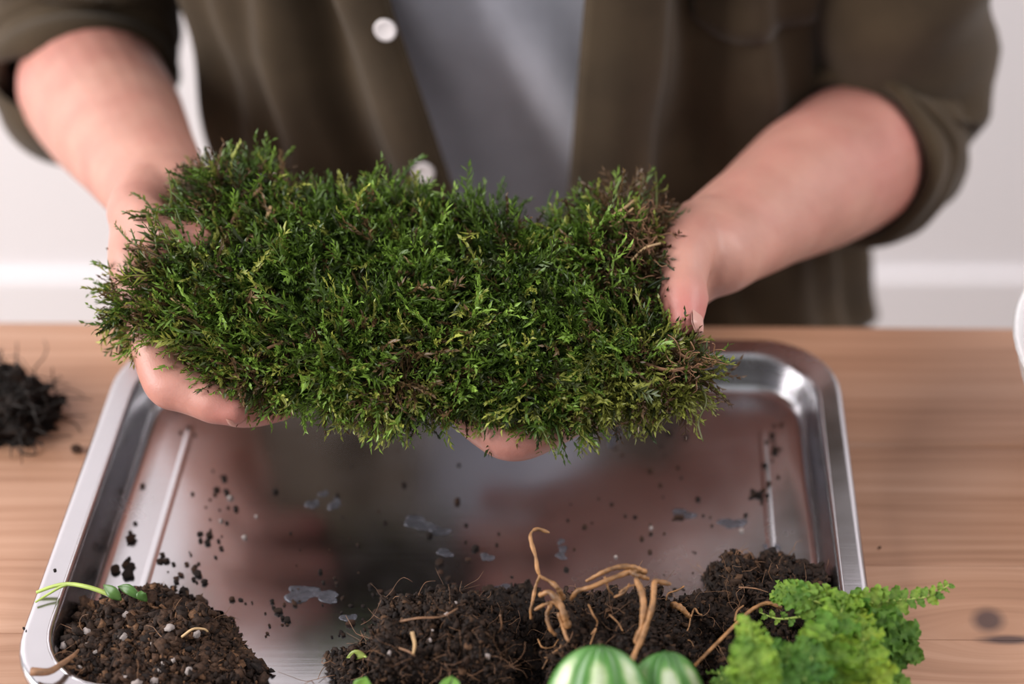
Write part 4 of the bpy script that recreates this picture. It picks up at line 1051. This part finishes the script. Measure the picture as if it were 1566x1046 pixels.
# uprooted plant with orange roots and striped round leaves
c3 = at_h(940, 1035, 0.0)
pep = empty('uprooted_plant', (c3[0], c3[1], FLOORZ), 'uprooted plant with thick orange roots and round white striped leaves', 'plant')
cpC, cnC = root_ball(pep, c3, 0.034, 0.030, 0.036, 3.0, 41, 8000, 0.6, nf=200)
c3b = at_h(1045, 1010, 0.0)
cpD, cnD = soil_heap(pep, c3b, 0.026, 0.026, 0.017, lump=0.35, ncr=2400, seed=47, warm=0.55)
fibres(pep, cpD, cnD, 40, 0.01, 0.03, 0.00016, M_FIBRE)
def root(pts, r0, r1, bumps=0.25):
    P = spline([at_h(*q) for q in pts], 26); rr = 0.62 * np.linspace(r0, r1, 26) * (1 + bumps * vnoise(np.c_[np.arange(26) * 0.7, np.zeros(26), np.full(26, pts[0][0])], 1.0, 5))
    P = P + np.c_[vnoise(P, 160, 1), vnoise(P, 160, 2), vnoise(P, 160, 3)] * r0 * 0.35
    o = mesh('root', *tube(P, rr, sides=9, round_caps=True), M_ROOT); child(o, pep); return o
root([(838, 814, 0.062), (822, 809, 0.064), (812, 816, 0.064), (811, 828, 0.063), (818, 850, 0.060), (821, 868, 0.057), (826, 882, 0.054)], 0.0011, 0.0015, 0.45)
root([(826, 882, 0.054), (842, 890, 0.053), (853, 900, 0.052), (861, 914, 0.046)], 0.0014, 0.0022)
root([(826, 882, 0.054), (818, 900, 0.050), (813, 925, 0.046), (812, 945, 0.040)], 0.0014, 0.0009)
root([(826, 909, 0.054), (840, 906, 0.056), (852, 918, 0.055), (862, 938, 0.052), (868, 955, 0.047)], 0.0020, 0.0026)
root([(818, 932, 0.048), (832, 925, 0.050), (846, 922, 0.050), (856, 930, 0.048)], 0.0012, 0.0015)
root([(842, 925, 0.050), (836, 940, 0.048), (842, 960, 0.045), (850, 970, 0.042)], 0.0016, 0.0012)
root([(875, 918, 0.050), (882, 905, 0.056), (905, 898, 0.058), (935, 885, 0.060), (965, 874, 0.060), (985, 872, 0.058)], 0.0016, 0.0020)
root([(898, 888, 0.054), (920, 876, 0.060), (945, 868, 0.062), (970, 868, 0.061), (985, 874, 0.059)], 0.0014, 0.0021)
root([(962, 874, 0.060), (975, 880, 0.061), (990, 884, 0.058)], 0.0022, 0.0016)
root([(973, 886, 0.061), (981, 908, 0.061), (986, 935, 0.058), (981, 962, 0.053), (974, 980, 0.048)], 0.0023, 0.0024)
root([(1025, 893, 0.058), (1012, 890, 0.060), (1002, 890, 0.062), (999, 905, 0.062), (996, 935, 0.059), (986, 965, 0.054), (974, 995, 0.050), (966, 1018, 0.048)], 0.0018, 0.0019)
root([(1028, 926, 0.030), (1042, 933, 0.030), (1056, 942, 0.027)], 0.0026, 0.0018)
root([(1057, 942, 0.028), (1062, 930, 0.030), (1068, 938, 0.030), (1073, 940, 0.030)], 0.0008, 0.0005)
root([(1056, 945, 0.028), (1052, 962, 0.027), (1040, 976, 0.026)], 0.0006, 0.0005)
root([(1042, 978, 0.026), (1055, 980, 0.026), (1060, 988, 0.025)], 0.0006, 0.0004)
root([(925, 883, 0.058), (930, 900, 0.056), (937, 908, 0.052)], 0.0009, 0.0005)
root([(1045, 897, 0.040), (1035, 903, 0.042), (1022, 908, 0.041), (1019, 918, 0.038)], 0.0007, 0.0004)
root([(940, 912, 0.054), (955, 905, 0.057), (962, 893, 0.058)], 0.0009, 0.0007)
root([(948, 905, 0.056), (958, 898, 0.058), (970, 895, 0.058)], 0.0008, 0.0006)
root([(900, 925, 0.050), (908, 940, 0.050), (914, 950, 0.047), (913, 958, 0.045)], 0.0007, 0.0004)
root([(932, 940, 0.048), (945, 952, 0.047), (952, 965, 0.045)], 0.0005, 0.0004)
root([(823, 978, 0.034), (830, 990, 0.034), (845, 990, 0.033), (854, 978, 0.034)], 0.0006, 0.0004)
root([(862, 976, 0.036), (856, 992, 0.034), (842, 1002, 0.032), (829, 1022, 0.028)], 0.0009, 0.0005)
root([(848, 1002, 0.033), (838, 1006, 0.032), (833, 1006, 0.031)], 0.0007, 0.0004)
root([(855, 940, 0.050), (862, 960, 0.046), (868, 980, 0.044)], 0.0016, 0.0012)
root([(905, 970, 0.042), (912, 962, 0.044), (903, 985, 0.040)], 0.0006, 0.0005)
# striped leaves
def striped_mat():
    m, nt, p = nodes('striped_leaf')
    uv = N(nt, 'ShaderNodeAttribute', attribute_name='col')   # r = along, g = across
    sep = N(nt, 'ShaderNodeSeparateColor'); L(nt, uv.outputs['Color'], sep.inputs[0])
    g = N(nt, 'ShaderNodeTexCoord'); n = N(nt, 'ShaderNodeTexNoise', i_Scale=75.0, i_Detail=3.0); L(nt, g.outputs['Object'], n.inputs['Vector'])
    ad = N(nt, 'ShaderNodeMath', operation='MULTIPLY_ADD'); ad.inputs[1].default_value = 0.75; L(nt, n.outputs['Fac'], ad.inputs[0]); L(nt, sep.outputs[2], ad.inputs[2])
    r = ramp(nt, [(0.36, (0.045, 0.155, 0.022)), (0.66, (0.085, 0.23, 0.045)), (0.84, (0.33, 0.44, 0.21)), (1.0, (0.50, 0.57, 0.39))]); L(nt, ad.outputs[0], r.inputs[0])
    L(nt, r.outputs[0], p.inputs['Base Color']); p.inputs['Roughness'].default_value = 0.38
    return m
M_STRIPE = striped_mat()
def striped_leaf(c, along_, up, ln, wd, cup):
    t = along_ / np.linalg.norm(along_); n_ = up - t * np.dot(up, t); n_ /= np.linalg.norm(n_); s = np.cross(t, n_)
    V = []; F = []; C_ = []; nu2, nv3 = 24, 22
    for i in range(nu2 + 1):
        u = 0.5 - 0.5 * math.cos(math.pi * i / nu2)
        w_ = wd * max(0.01, math.sqrt(max(0, 1 - (2 * u - 1) ** 2))) ** 0.92 * (1.05 - 0.10 * u)
        for j in range(nv3 + 1):
            v = j / nv3 * 2 - 1
            z = -cup * (v * v * w_ / wd + 1.3 * (u - 0.45) ** 2) + 0.0014 * abs(math.cos(v * 3.3 * math.pi)) * (1 - v * v)
            V.append(c + t * (u - 0.5) * ln + s * v * w_ + n_ * z)
            stripe = (0.5 + 0.5 * math.cos(v * math.pi * 2.5 + 0.35 + 0.5 * math.sin(u * 7))) * min(1, max(0, (0.955 - u) / 0.16))
            edge_ = max(0.0, 1 - ((abs(v)) ** 5))
            C_.append((u, v * 0.5 + 0.5, 0.02 + 0.66 * stripe ** 0.8 * edge_))
    for i in range(nu2):
        for j in range(nv3):
            a = i * (nv3 + 1) + j; F.append((a, a + 1, a + nv3 + 2, a + nv3 + 1))
    return V, F, C_
for (px, py, dep, al, up, ln, wd) in [
        (912, 1078, 0.680, (0.05, 0.62, 0.55), (-0.05, -0.6, 0.75), 0.048, 0.0225),
        (1026, 1082, 0.690, (-0.06, 0.60, 0.55), (0.22, -0.6, 0.72), 0.046, 0.0185),
        (860, 1150, 0.675, (-0.5, -0.6, 0.15), (-0.3, -0.3, 0.9), 0.045, 0.021),
        (1000, 1165, 0.670, (0.3, -0.7, 0.1), (0.1, -0.4, 0.9), 0.046, 0.022)]:
    c = at_z(px, py, dep); V, F, C_ = striped_leaf(c, np.array(al), np.array(up), ln, wd, 0.0075)
    lf = put('leaf', fast_mesh('leaf', V, F, C_, True), M_STRIPE); child(lf, pep); mod(lf, 'SOLIDIFY', thickness=0.0006)
    lf['label'] = 'round green leaf with white stripes'
    foot = np.array([c3[0] + 0.006, c3[1] - 0.022, FLOORZ + 0.018]); mid = (c + foot) / 2 + np.array([0, -0.004, -0.012])
    child(mesh('stem', *tube(spline([foot, mid, c - np.array(up) * 0.0022]), 12) if False else tube(spline([foot, mid, c - np.array(up) * 0.0022], 12), 0.0013, sides=8), simple('petiole', (0.30, 0.14, 0.09), 0.5)), pep)

# ------------------------------------------------------------------ fern
c4 = at_h(1160, 965, 0.0)
fern = empty('fern_plant', (c4[0], c4[1], FLOORZ), 'bright green ruffled fern with its root ball lying over the tray rim', 'plant')
cpE, cnE = soil_heap(fern, c4, 0.026, 0.030, 0.023, power=2.2, lump=0.45, ncr=4500, seed=61, warm=0.6)
fibres(fern, cpE, cnE, 120, 0.01, 0.025, 0.00017, M_FIBRE, lift=0.1)
c4b = at_h(1150, 922, 0.0)
cpF, cnF = soil_heap(fern, c4b, 0.017, 0.022, 0.019, power=2.0, lump=0.45, ncr=2600, seed=67, warm=0.65)
fibres(fern, cpF, cnF, 80, 0.006, 0.014, 0.0002, M_FIBRE, lift=0.4)
c4c = at_h(1195, 895, 0.0); soil_heap(fern, c4c, 0.012, 0.010, 0.008, lump=0.5, ncr=350, seed=69)
strand(fern, [(1062, 1018, 0.03), (1095, 985, 0.034), (1125, 955, 0.036), (1150, 932, 0.036), (1175, 922, 0.036), (1195, 930, 0.034)], 0.0008, M_ROOT, 'root_strand', 0.0010)
strand(fern, [(1124, 950, 0.036), (1127, 935, 0.037), (1137, 926, 0.037)], 0.0006, M_ROOT, 'root_strand')
strand(fern, [(1130, 898, 0.034), (1155, 900, 0.036), (1175, 906, 0.035)], 0.0004, M_FIBRE, 'root_strand')
# leaflets: ruffled, lobed, shared between fronds
def leaflet_mesh(seed):
    r = np.random.default_rng(seed); V = []; F = []; C_ = []; nu2, nv3 = 10, 4
    ph = r.uniform(0, 6)
    for i in range(nu2 + 1):
        u = i / nu2; lobe = 0.78 + 0.30 * abs(math.sin(u * math.pi * 3.6 + 0.4))
        wv = 0.40 * (math.sin(math.pi * (0.10 + 0.86 * u)) ** 0.6) * lobe * (1.12 - 0.45 * u)
        for j in range(nv3 + 1):
            v = j / nv3 * 2 - 1
            ruf = 0.13 * abs(v) ** 1.5 * math.sin(u * 15 + ph + (1.5 if v > 0 else 0)) + 0.05 * math.sin(u * 9 + ph)
            V.append((u + 0.07 * abs(v) * (r.random() - 0.3), v * wv, ruf - 0.18 * u * u + 0.10 * abs(v)))
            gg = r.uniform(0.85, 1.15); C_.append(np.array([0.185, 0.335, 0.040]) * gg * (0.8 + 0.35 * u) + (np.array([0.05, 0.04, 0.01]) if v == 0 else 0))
    for i in range(nu2):
        for j in range(nv3):
            a = i * (nv3 + 1) + j; F.append((a, a + 1, a + nv3 + 2, a + nv3 + 1))
    me = fast_mesh('leaflet', V, F, C_, True); me.materials.append(M_FERN); return me
LEAFLETS = [leaflet_mesh(s) for s in range(8)]
CROWN = at_h(1215, 985, 0.030)
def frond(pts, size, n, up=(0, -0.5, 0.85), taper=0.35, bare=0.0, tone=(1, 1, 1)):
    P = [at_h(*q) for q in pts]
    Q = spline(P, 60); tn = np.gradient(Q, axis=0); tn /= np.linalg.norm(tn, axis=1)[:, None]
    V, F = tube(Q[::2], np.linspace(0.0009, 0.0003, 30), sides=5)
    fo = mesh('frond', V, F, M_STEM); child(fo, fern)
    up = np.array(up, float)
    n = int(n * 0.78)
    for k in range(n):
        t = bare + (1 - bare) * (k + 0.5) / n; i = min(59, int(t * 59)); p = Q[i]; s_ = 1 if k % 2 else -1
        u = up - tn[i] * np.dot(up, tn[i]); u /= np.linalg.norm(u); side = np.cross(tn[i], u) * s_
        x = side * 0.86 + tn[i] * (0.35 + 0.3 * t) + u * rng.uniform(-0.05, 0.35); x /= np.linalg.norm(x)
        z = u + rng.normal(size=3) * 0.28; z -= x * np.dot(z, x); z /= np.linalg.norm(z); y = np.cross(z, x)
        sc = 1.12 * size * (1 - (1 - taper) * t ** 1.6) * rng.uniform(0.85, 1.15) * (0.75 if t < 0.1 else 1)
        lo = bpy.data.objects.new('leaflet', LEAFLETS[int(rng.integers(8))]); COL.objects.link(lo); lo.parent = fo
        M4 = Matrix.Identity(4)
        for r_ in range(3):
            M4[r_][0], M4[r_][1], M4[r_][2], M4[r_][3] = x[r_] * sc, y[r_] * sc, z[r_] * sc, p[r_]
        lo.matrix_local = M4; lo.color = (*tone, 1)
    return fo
frond([(1300, 935, 0.040), (1265, 925, 0.046), (1230, 915, 0.048), (1205, 908, 0.046), (1188, 904, 0.044)], 0.0092, 30, taper=0.45, tone=(1.0,1.0,1.0))
frond([(1270, 930, 0.040), (1320, 925, 0.044), (1370, 918, 0.046), (1420, 912, 0.048), (1455, 892, 0.052)], 0.0082, 34, taper=0.28, tone=(0.95,0.95,0.9))
frond([(1235, 1060, 0.042), (1255, 1015, 0.052), (1275, 970, 0.056), (1288, 930, 0.054), (1292, 912, 0.052)], 0.0135, 36, taper=0.45, tone=(1.15,1.12,0.95))
frond([(1330, 1065, 0.045), (1325, 1015, 0.052), (1318, 970, 0.052), (1310, 930, 0.050)], 0.0120, 30, taper=0.5, tone=(1.22,1.10,0.8))
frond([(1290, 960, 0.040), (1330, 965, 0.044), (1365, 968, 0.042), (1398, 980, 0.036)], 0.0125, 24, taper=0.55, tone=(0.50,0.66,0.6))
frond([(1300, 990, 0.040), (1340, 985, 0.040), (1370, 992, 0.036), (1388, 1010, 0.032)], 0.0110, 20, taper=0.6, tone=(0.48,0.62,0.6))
frond([(1148, 1075, 0.060), (1152, 1030, 0.066), (1150, 990, 0.068), (1146, 952, 0.066)], 0.0110, 28, taper=0.5, tone=(1.02,1.02,0.9))
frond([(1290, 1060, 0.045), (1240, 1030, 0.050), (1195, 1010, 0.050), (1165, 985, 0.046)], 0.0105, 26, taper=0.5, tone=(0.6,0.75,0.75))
frond([(1265, 935, 0.036), (1225, 943, 0.036), (1190, 946, 0.034), (1160, 936, 0.034)], 0.0045, 14, taper=0.5, tone=(0.9,0.9,0.9))
frond([(1300, 1090, 0.040), (1335, 1060, 0.040), (1362, 1045, 0.036), (1375, 1036, 0.034)], 0.0100, 16, taper=0.6, tone=(0.8,0.9,0.85))
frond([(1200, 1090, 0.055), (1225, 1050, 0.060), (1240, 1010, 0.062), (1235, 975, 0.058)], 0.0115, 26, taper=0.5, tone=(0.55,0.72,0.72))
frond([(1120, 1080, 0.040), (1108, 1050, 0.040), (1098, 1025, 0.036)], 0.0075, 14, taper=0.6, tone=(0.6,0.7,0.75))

# ------------------------------------------------------------------ clipped sprig on the rim
sp = empty('leafy_cutting', at_h(160, 905, 0.0245), 'thin pale green plant cutting with small leaves lying across the tray rim', 'plant')
strand(sp, [(56, 906, 0.027), (80, 897, 0.029), (105, 893, 0.031), (135, 898, 0.032), (165, 908, 0.031), (180, 914, 0.030)], 0.0008, M_STEM, 'stem', 0.0013, 7)
strand(sp, [(54, 921, 0.0265), (75, 908, 0.028), (92, 898, 0.030), (106, 893, 0.031)], 0.0005, M_STEM, 'stem', 0.0008)
blade([at_h(186, 918, 0.030), at_h(172, 906, 0.034), at_h(158, 894, 0.034)], 0.0027, (0.075, 0.16, 0.03), 'leaf', sp)
blade([at_h(180, 897, 0.034), at_h(198, 902, 0.035), at_h(216, 918, 0.031)], 0.0023, (0.065, 0.15, 0.028), 'leaf', sp)
blade([at_h(225, 920, 0.030), at_h(216, 910, 0.034), at_h(216, 903, 0.035)], 0.0023, (0.065, 0.15, 0.028), 'leaf', sp)

# ------------------------------------------------------------------ frayed clump on the bare table
cl = at_h(-22, 602, 0.02)
clump = empty('root_clump', (cl[0], cl[1], T), 'black frayed clump of soil and roots on the bare wooden table', 'soil')
FLOORZ_keep = FLOORZ; FLOORZ = T + 0.0002
cpG, cnG = soil_heap(clump, cl, 0.034, 0.019, 0.022, lump=0.4, ncr=1500, seed=71, warm=0.3, clamp=False)
fibres(clump, cpG, cnG, 220, 0.012, 0.032, 0.0005, simple('dark_root', (0.014, 0.010, 0.008), 0.8), lift=0.45)
for pts in ([(40, 600, 0.012), (62, 598, 0.012), (82, 592, 0.010)], [(40, 605, 0.008), (60, 602, 0.010), (76, 585, 0.012)], [(20, 585, 0.018), (50, 590, 0.016), (70, 604, 0.006)], [(15, 628, 0.006), (38, 632, 0.006), (56, 640, 0.004)], [(20, 575, 0.02), (28, 562, 0.022), (26, 552, 0.02)]):
    strand(clump, pts, 0.0018, simple('dark_root_strand', (0.014, 0.010, 0.008), 0.8), 'root_strand', 0.0007)
FLOORZ = FLOORZ_keep

# ------------------------------------------------------------------ bowl at the table's end
bc = at_h(1553, 533, 0.09)
R_ = 0.092
bcx = np.array([bc[0] + R_, bc[1], T])
bowl = empty('metal_bowl', bcx, 'pale brushed metal bowl standing on the table beyond the tray', 'bowl')
prof = [(0.0, 0.004), (0.032, 0.004), (0.040, 0.006), (0.058, 0.020), (0.075, 0.045), (0.086, 0.072), (0.0905, 0.0885), (0.0920, 0.0900), (0.0915, 0.0912), (0.0890, 0.0905), (0.0842, 0.072), (0.0732, 0.046), (0.0562, 0.022), (0.038, 0.0088), (0.0, 0.0075)]
prof2 = [(0.026, 0.0), (0.030, 0.0), (0.031, 0.005), (0.027, 0.005)]
def lathe(prof, c, n=64):
    V = []; F = []
    for r, z in prof:
        for k in range(n):
            a = 2 * math.pi * k / n; V.append((c[0] + r * math.cos(a), c[1] + r * math.sin(a), c[2] + z))
    for i in range(len(prof) - 1):
        for k in range(n):
            k2 = (k + 1) % n; F.append((i * n + k, i * n + k2, (i + 1) * n + k2, (i + 1) * n + k))
    return V, F
M_BOWL = simple('bowl_metal', (0.74, 0.72, 0.72), 0.42, 0.55, var=(300, 0.95, 1.04))
child(mesh('bowl_body', *lathe(prof, bcx), M_BOWL), bowl); child(mesh('foot_ring', *lathe(prof2 + [prof2[0]], bcx), M_BOWL), bowl)

# ------------------------------------------------------------------ crumbs and drops on the tray
CR = []
for k in range(7):
    v = ICO2[0] * (1 + 0.35 * vnoise(ICO2[0], 1.6, 80 + k) + 0.18 * vnoise(ICO2[0], 4.5, 90 + k))[:, None] * np.array([1, 0.85, 0.7])
    v[:, 2] -= v[:, 2].min()
    tone = [(0.020, 0.012, 0.009), (0.035, 0.018, 0.011), (0.060, 0.028, 0.016)][k % 3]
    me = fast_mesh('soil_crumb', v, ICO2[1], np.tile(tone, (len(v), 1))); me.materials.append(M_SOIL); CR.append(me)
def crumb(px, py, r_px, h=FH, where='in the open middle of the steel tray'):
    p = at_h(px, py, h); r = r_px / 3000.0
    o = bpy.data.objects.new('soil_crumb', CR[int(rng.integers(7))]); COL.objects.link(o); o.location = [float(x) for x in p]
    o.scale = (r * rng.uniform(0.8, 1.3), r * rng.uniform(0.8, 1.3), r * rng.uniform(0.6, 1.0)); o.rotation_euler = (0, 0, rng.uniform(0, 6))
    tag(o, 'small dark soil crumb ' + where, 'soil crumb', 'loose soil crumbs ' + where); return o
clusters = [  # x, y, spread x, spread y, count, size
    (205, 740, 14, 22, 9, 7), (195, 812, 18, 14, 9, 8), (178, 865, 22, 16, 12, 7), (215, 700, 12, 30, 6, 5), (235, 660, 30, 20, 10, 5),
    (300, 885, 26, 12, 10, 6), (345, 760, 30, 45, 16, 4.5), (265, 860, 26, 18, 10, 4), (320, 830, 26, 20, 10, 5), (395, 925, 40, 20, 12, 5),
    (430, 960, 30, 25, 8, 5), (480, 880, 40, 40, 10, 4), (560, 950, 30, 25, 16, 6), (590, 905, 40, 10, 10, 5), (700, 850, 60, 40, 14, 5),
    (720, 905, 45, 8, 16, 7), (780, 905, 20, 10, 8, 7), (560, 800, 120, 70, 16, 4), (960, 800, 90, 50, 16, 4), (1050, 880, 50, 22, 8, 4),
    (1185, 690, 34, 34, 12, 6), (1170, 755, 22, 16, 9, 5), (1115, 870, 16, 12, 6, 6), (1238, 780, 5, 14, 3, 7), (1020, 690, 80, 40, 10, 4),
    (1100, 800, 60, 40, 10, 4), (520, 985, 20, 20, 8, 5), (370, 1020, 16, 14, 5, 5), (860, 870, 40, 20, 5, 4)]
PLACES = [(240, 930, 'scattered behind the perlite soil heap'), (185, 770, 'by the tray wall nearest the frayed clump'), (330, 770, 'around the loose perlite grains on the tray'),
          (620, 930, 'beside the blocky root ball'), (460, 920, 'between the soil heap and the blocky root ball'), (560, 790, 'in the open middle of the steel tray'), (760, 890, 'between the root ball and the orange roots'),
          (960, 810, 'on the tray behind the orange roots'), (1110, 850, 'beside the fern root ball'), (1190, 720, 'in the tray corner below the brown moss end'), (1020, 690, 'on the tray under the brown moss end'), (235, 660, 'on the tray under the curled finger')]
ntot = 0
for cx_, cy_, sx_, sy_, n_, s_ in clusters:
    for _ in range(n_):
        px, py = rng.normal(cx_, sx_ * 0.7), rng.normal(cy_, sy_ * 0.7)
        q = at_h(px, py, FH); ca, sa = math.cos(-TA), math.sin(-TA); lx = q[0] * ca - q[1] * sa; ly = q[0] * sa + q[1] * ca
        if not (TX0 + 0.026 < lx < TX1 - 0.026 and TY0 + 0.026 < ly < TY1 - 0.026): continue
        if ntot >= 290: break
        near = min(((math.hypot(px - a, (py - b) * 1.4), wt) for a, b, wt in PLACES))[1]
        crumb(px, py, s_ * (0.35 + 0.8 * rng.random() ** 1.5), where=near); ntot += 1
for px, py, s_ in [(84, 872, 2.2), (37, 962, 2.4)]:
    o = crumb(px, py, s_, RZ + 0.0002); o['label'] = 'tiny black speck of soil on the bright steel rim'; o['group'] = 'soil specks on the rim'
for px, py, s_ in [(118, 690, 9), (1345, 838, 3)]:
    o = crumb(px, py, s_, 0.0002); o['label'] = 'small dark crumb of soil on the bare table wood'; o['group'] = 'soil crumbs on the table'
# perlite grains lying loose
for px, py, r in [(338, 797, 3.2), (352, 762, 4), (392, 790, 2.4), (374, 822, 3.5), (1134, 812, 3.2), (996, 808, 2.6), (942, 852, 2.4), (318, 818, 2)]:
    p = at_h(px, py, FH); o = bpy.data.objects.new('perlite_grain', PERL[int(rng.integers(4))]); COL.objects.link(o); s_ = r / 2900.0
    o.location = (p[0], p[1], p[2] + s_ * 0.55); o.scale = (s_, s_, s_); tag(o, 'white perlite grain lying loose on the steel tray', 'perlite', 'loose perlite grains on the tray')
# dried water marks: very thin pale films
M_FILM = simple('water_mark', (0.20, 0.20, 0.235), 0.35, 0.6, var=(300, 0.7, 1.2))
M_FILM.node_tree.nodes['Principled BSDF'].inputs['Alpha'].default_value = 0.55
for k, (px, py, rx, ry) in enumerate([(640, 800, 22, 11), (672, 812, 14, 8), (478, 771, 9, 8), (512, 771, 9, 9), (462, 908, 32, 11), (500, 912, 22, 8), (680, 845, 12, 6), (745, 852, 9, 7), (533, 945, 11, 7), (768, 898, 14, 5), (858, 828, 6, 4), (861, 839, 8, 4), (858, 850, 9, 5), (1045, 786, 16, 8), (1120, 800, 18, 9), (495, 755, 7, 5), (940, 668, 10, 14), (1180, 840, 16, 8)]):
    V = []; m = 18; c = at_h(px, py, FH)
    for ring, z in ((1.0, 0.00003), (0.86, 0.00008), (0.4, 0.00010)):
        for j in range(m):
            a = 2 * math.pi * j / m; rr = ring * (1 + 0.28 * math.sin(2 * a + k) + 0.16 * math.sin(3 * a + 2 * k) + 0.1 * math.sin(5 * a + k * 3))
            p = at_h(px + rx * rr * math.cos(a), py + ry * rr * math.sin(a), FH); V.append((p[0] - c[0], p[1] - c[1], z))
    F = [(r_ * m + j, r_ * m + (j + 1) % m, (r_ + 1) * m + (j + 1) % m, (r_ + 1) * m + j) for r_ in range(2) for j in range(m)] + [tuple(range(2 * m, 3 * m)), tuple(range(m))[::-1]]
    o = mesh('water_mark', V, F, M_FILM); o.location = [float(x) for x in c]
    if 855 < px < 865: lb, gp = 'tiny pale water drop in a short row behind the upright orange root', 'row of water drops'
    elif px > 900: lb, gp = 'pale water mark on the tray behind the orange roots and fern', 'water marks behind the plants'
    elif rx > 18: lb, gp = 'wide pale water smear drying on the open tray floor', 'wide water smears'
    else: lb, gp = 'small pale water spot drying on the open tray floor', 'small water spots'
    tag(o, lb, 'water mark', gp)
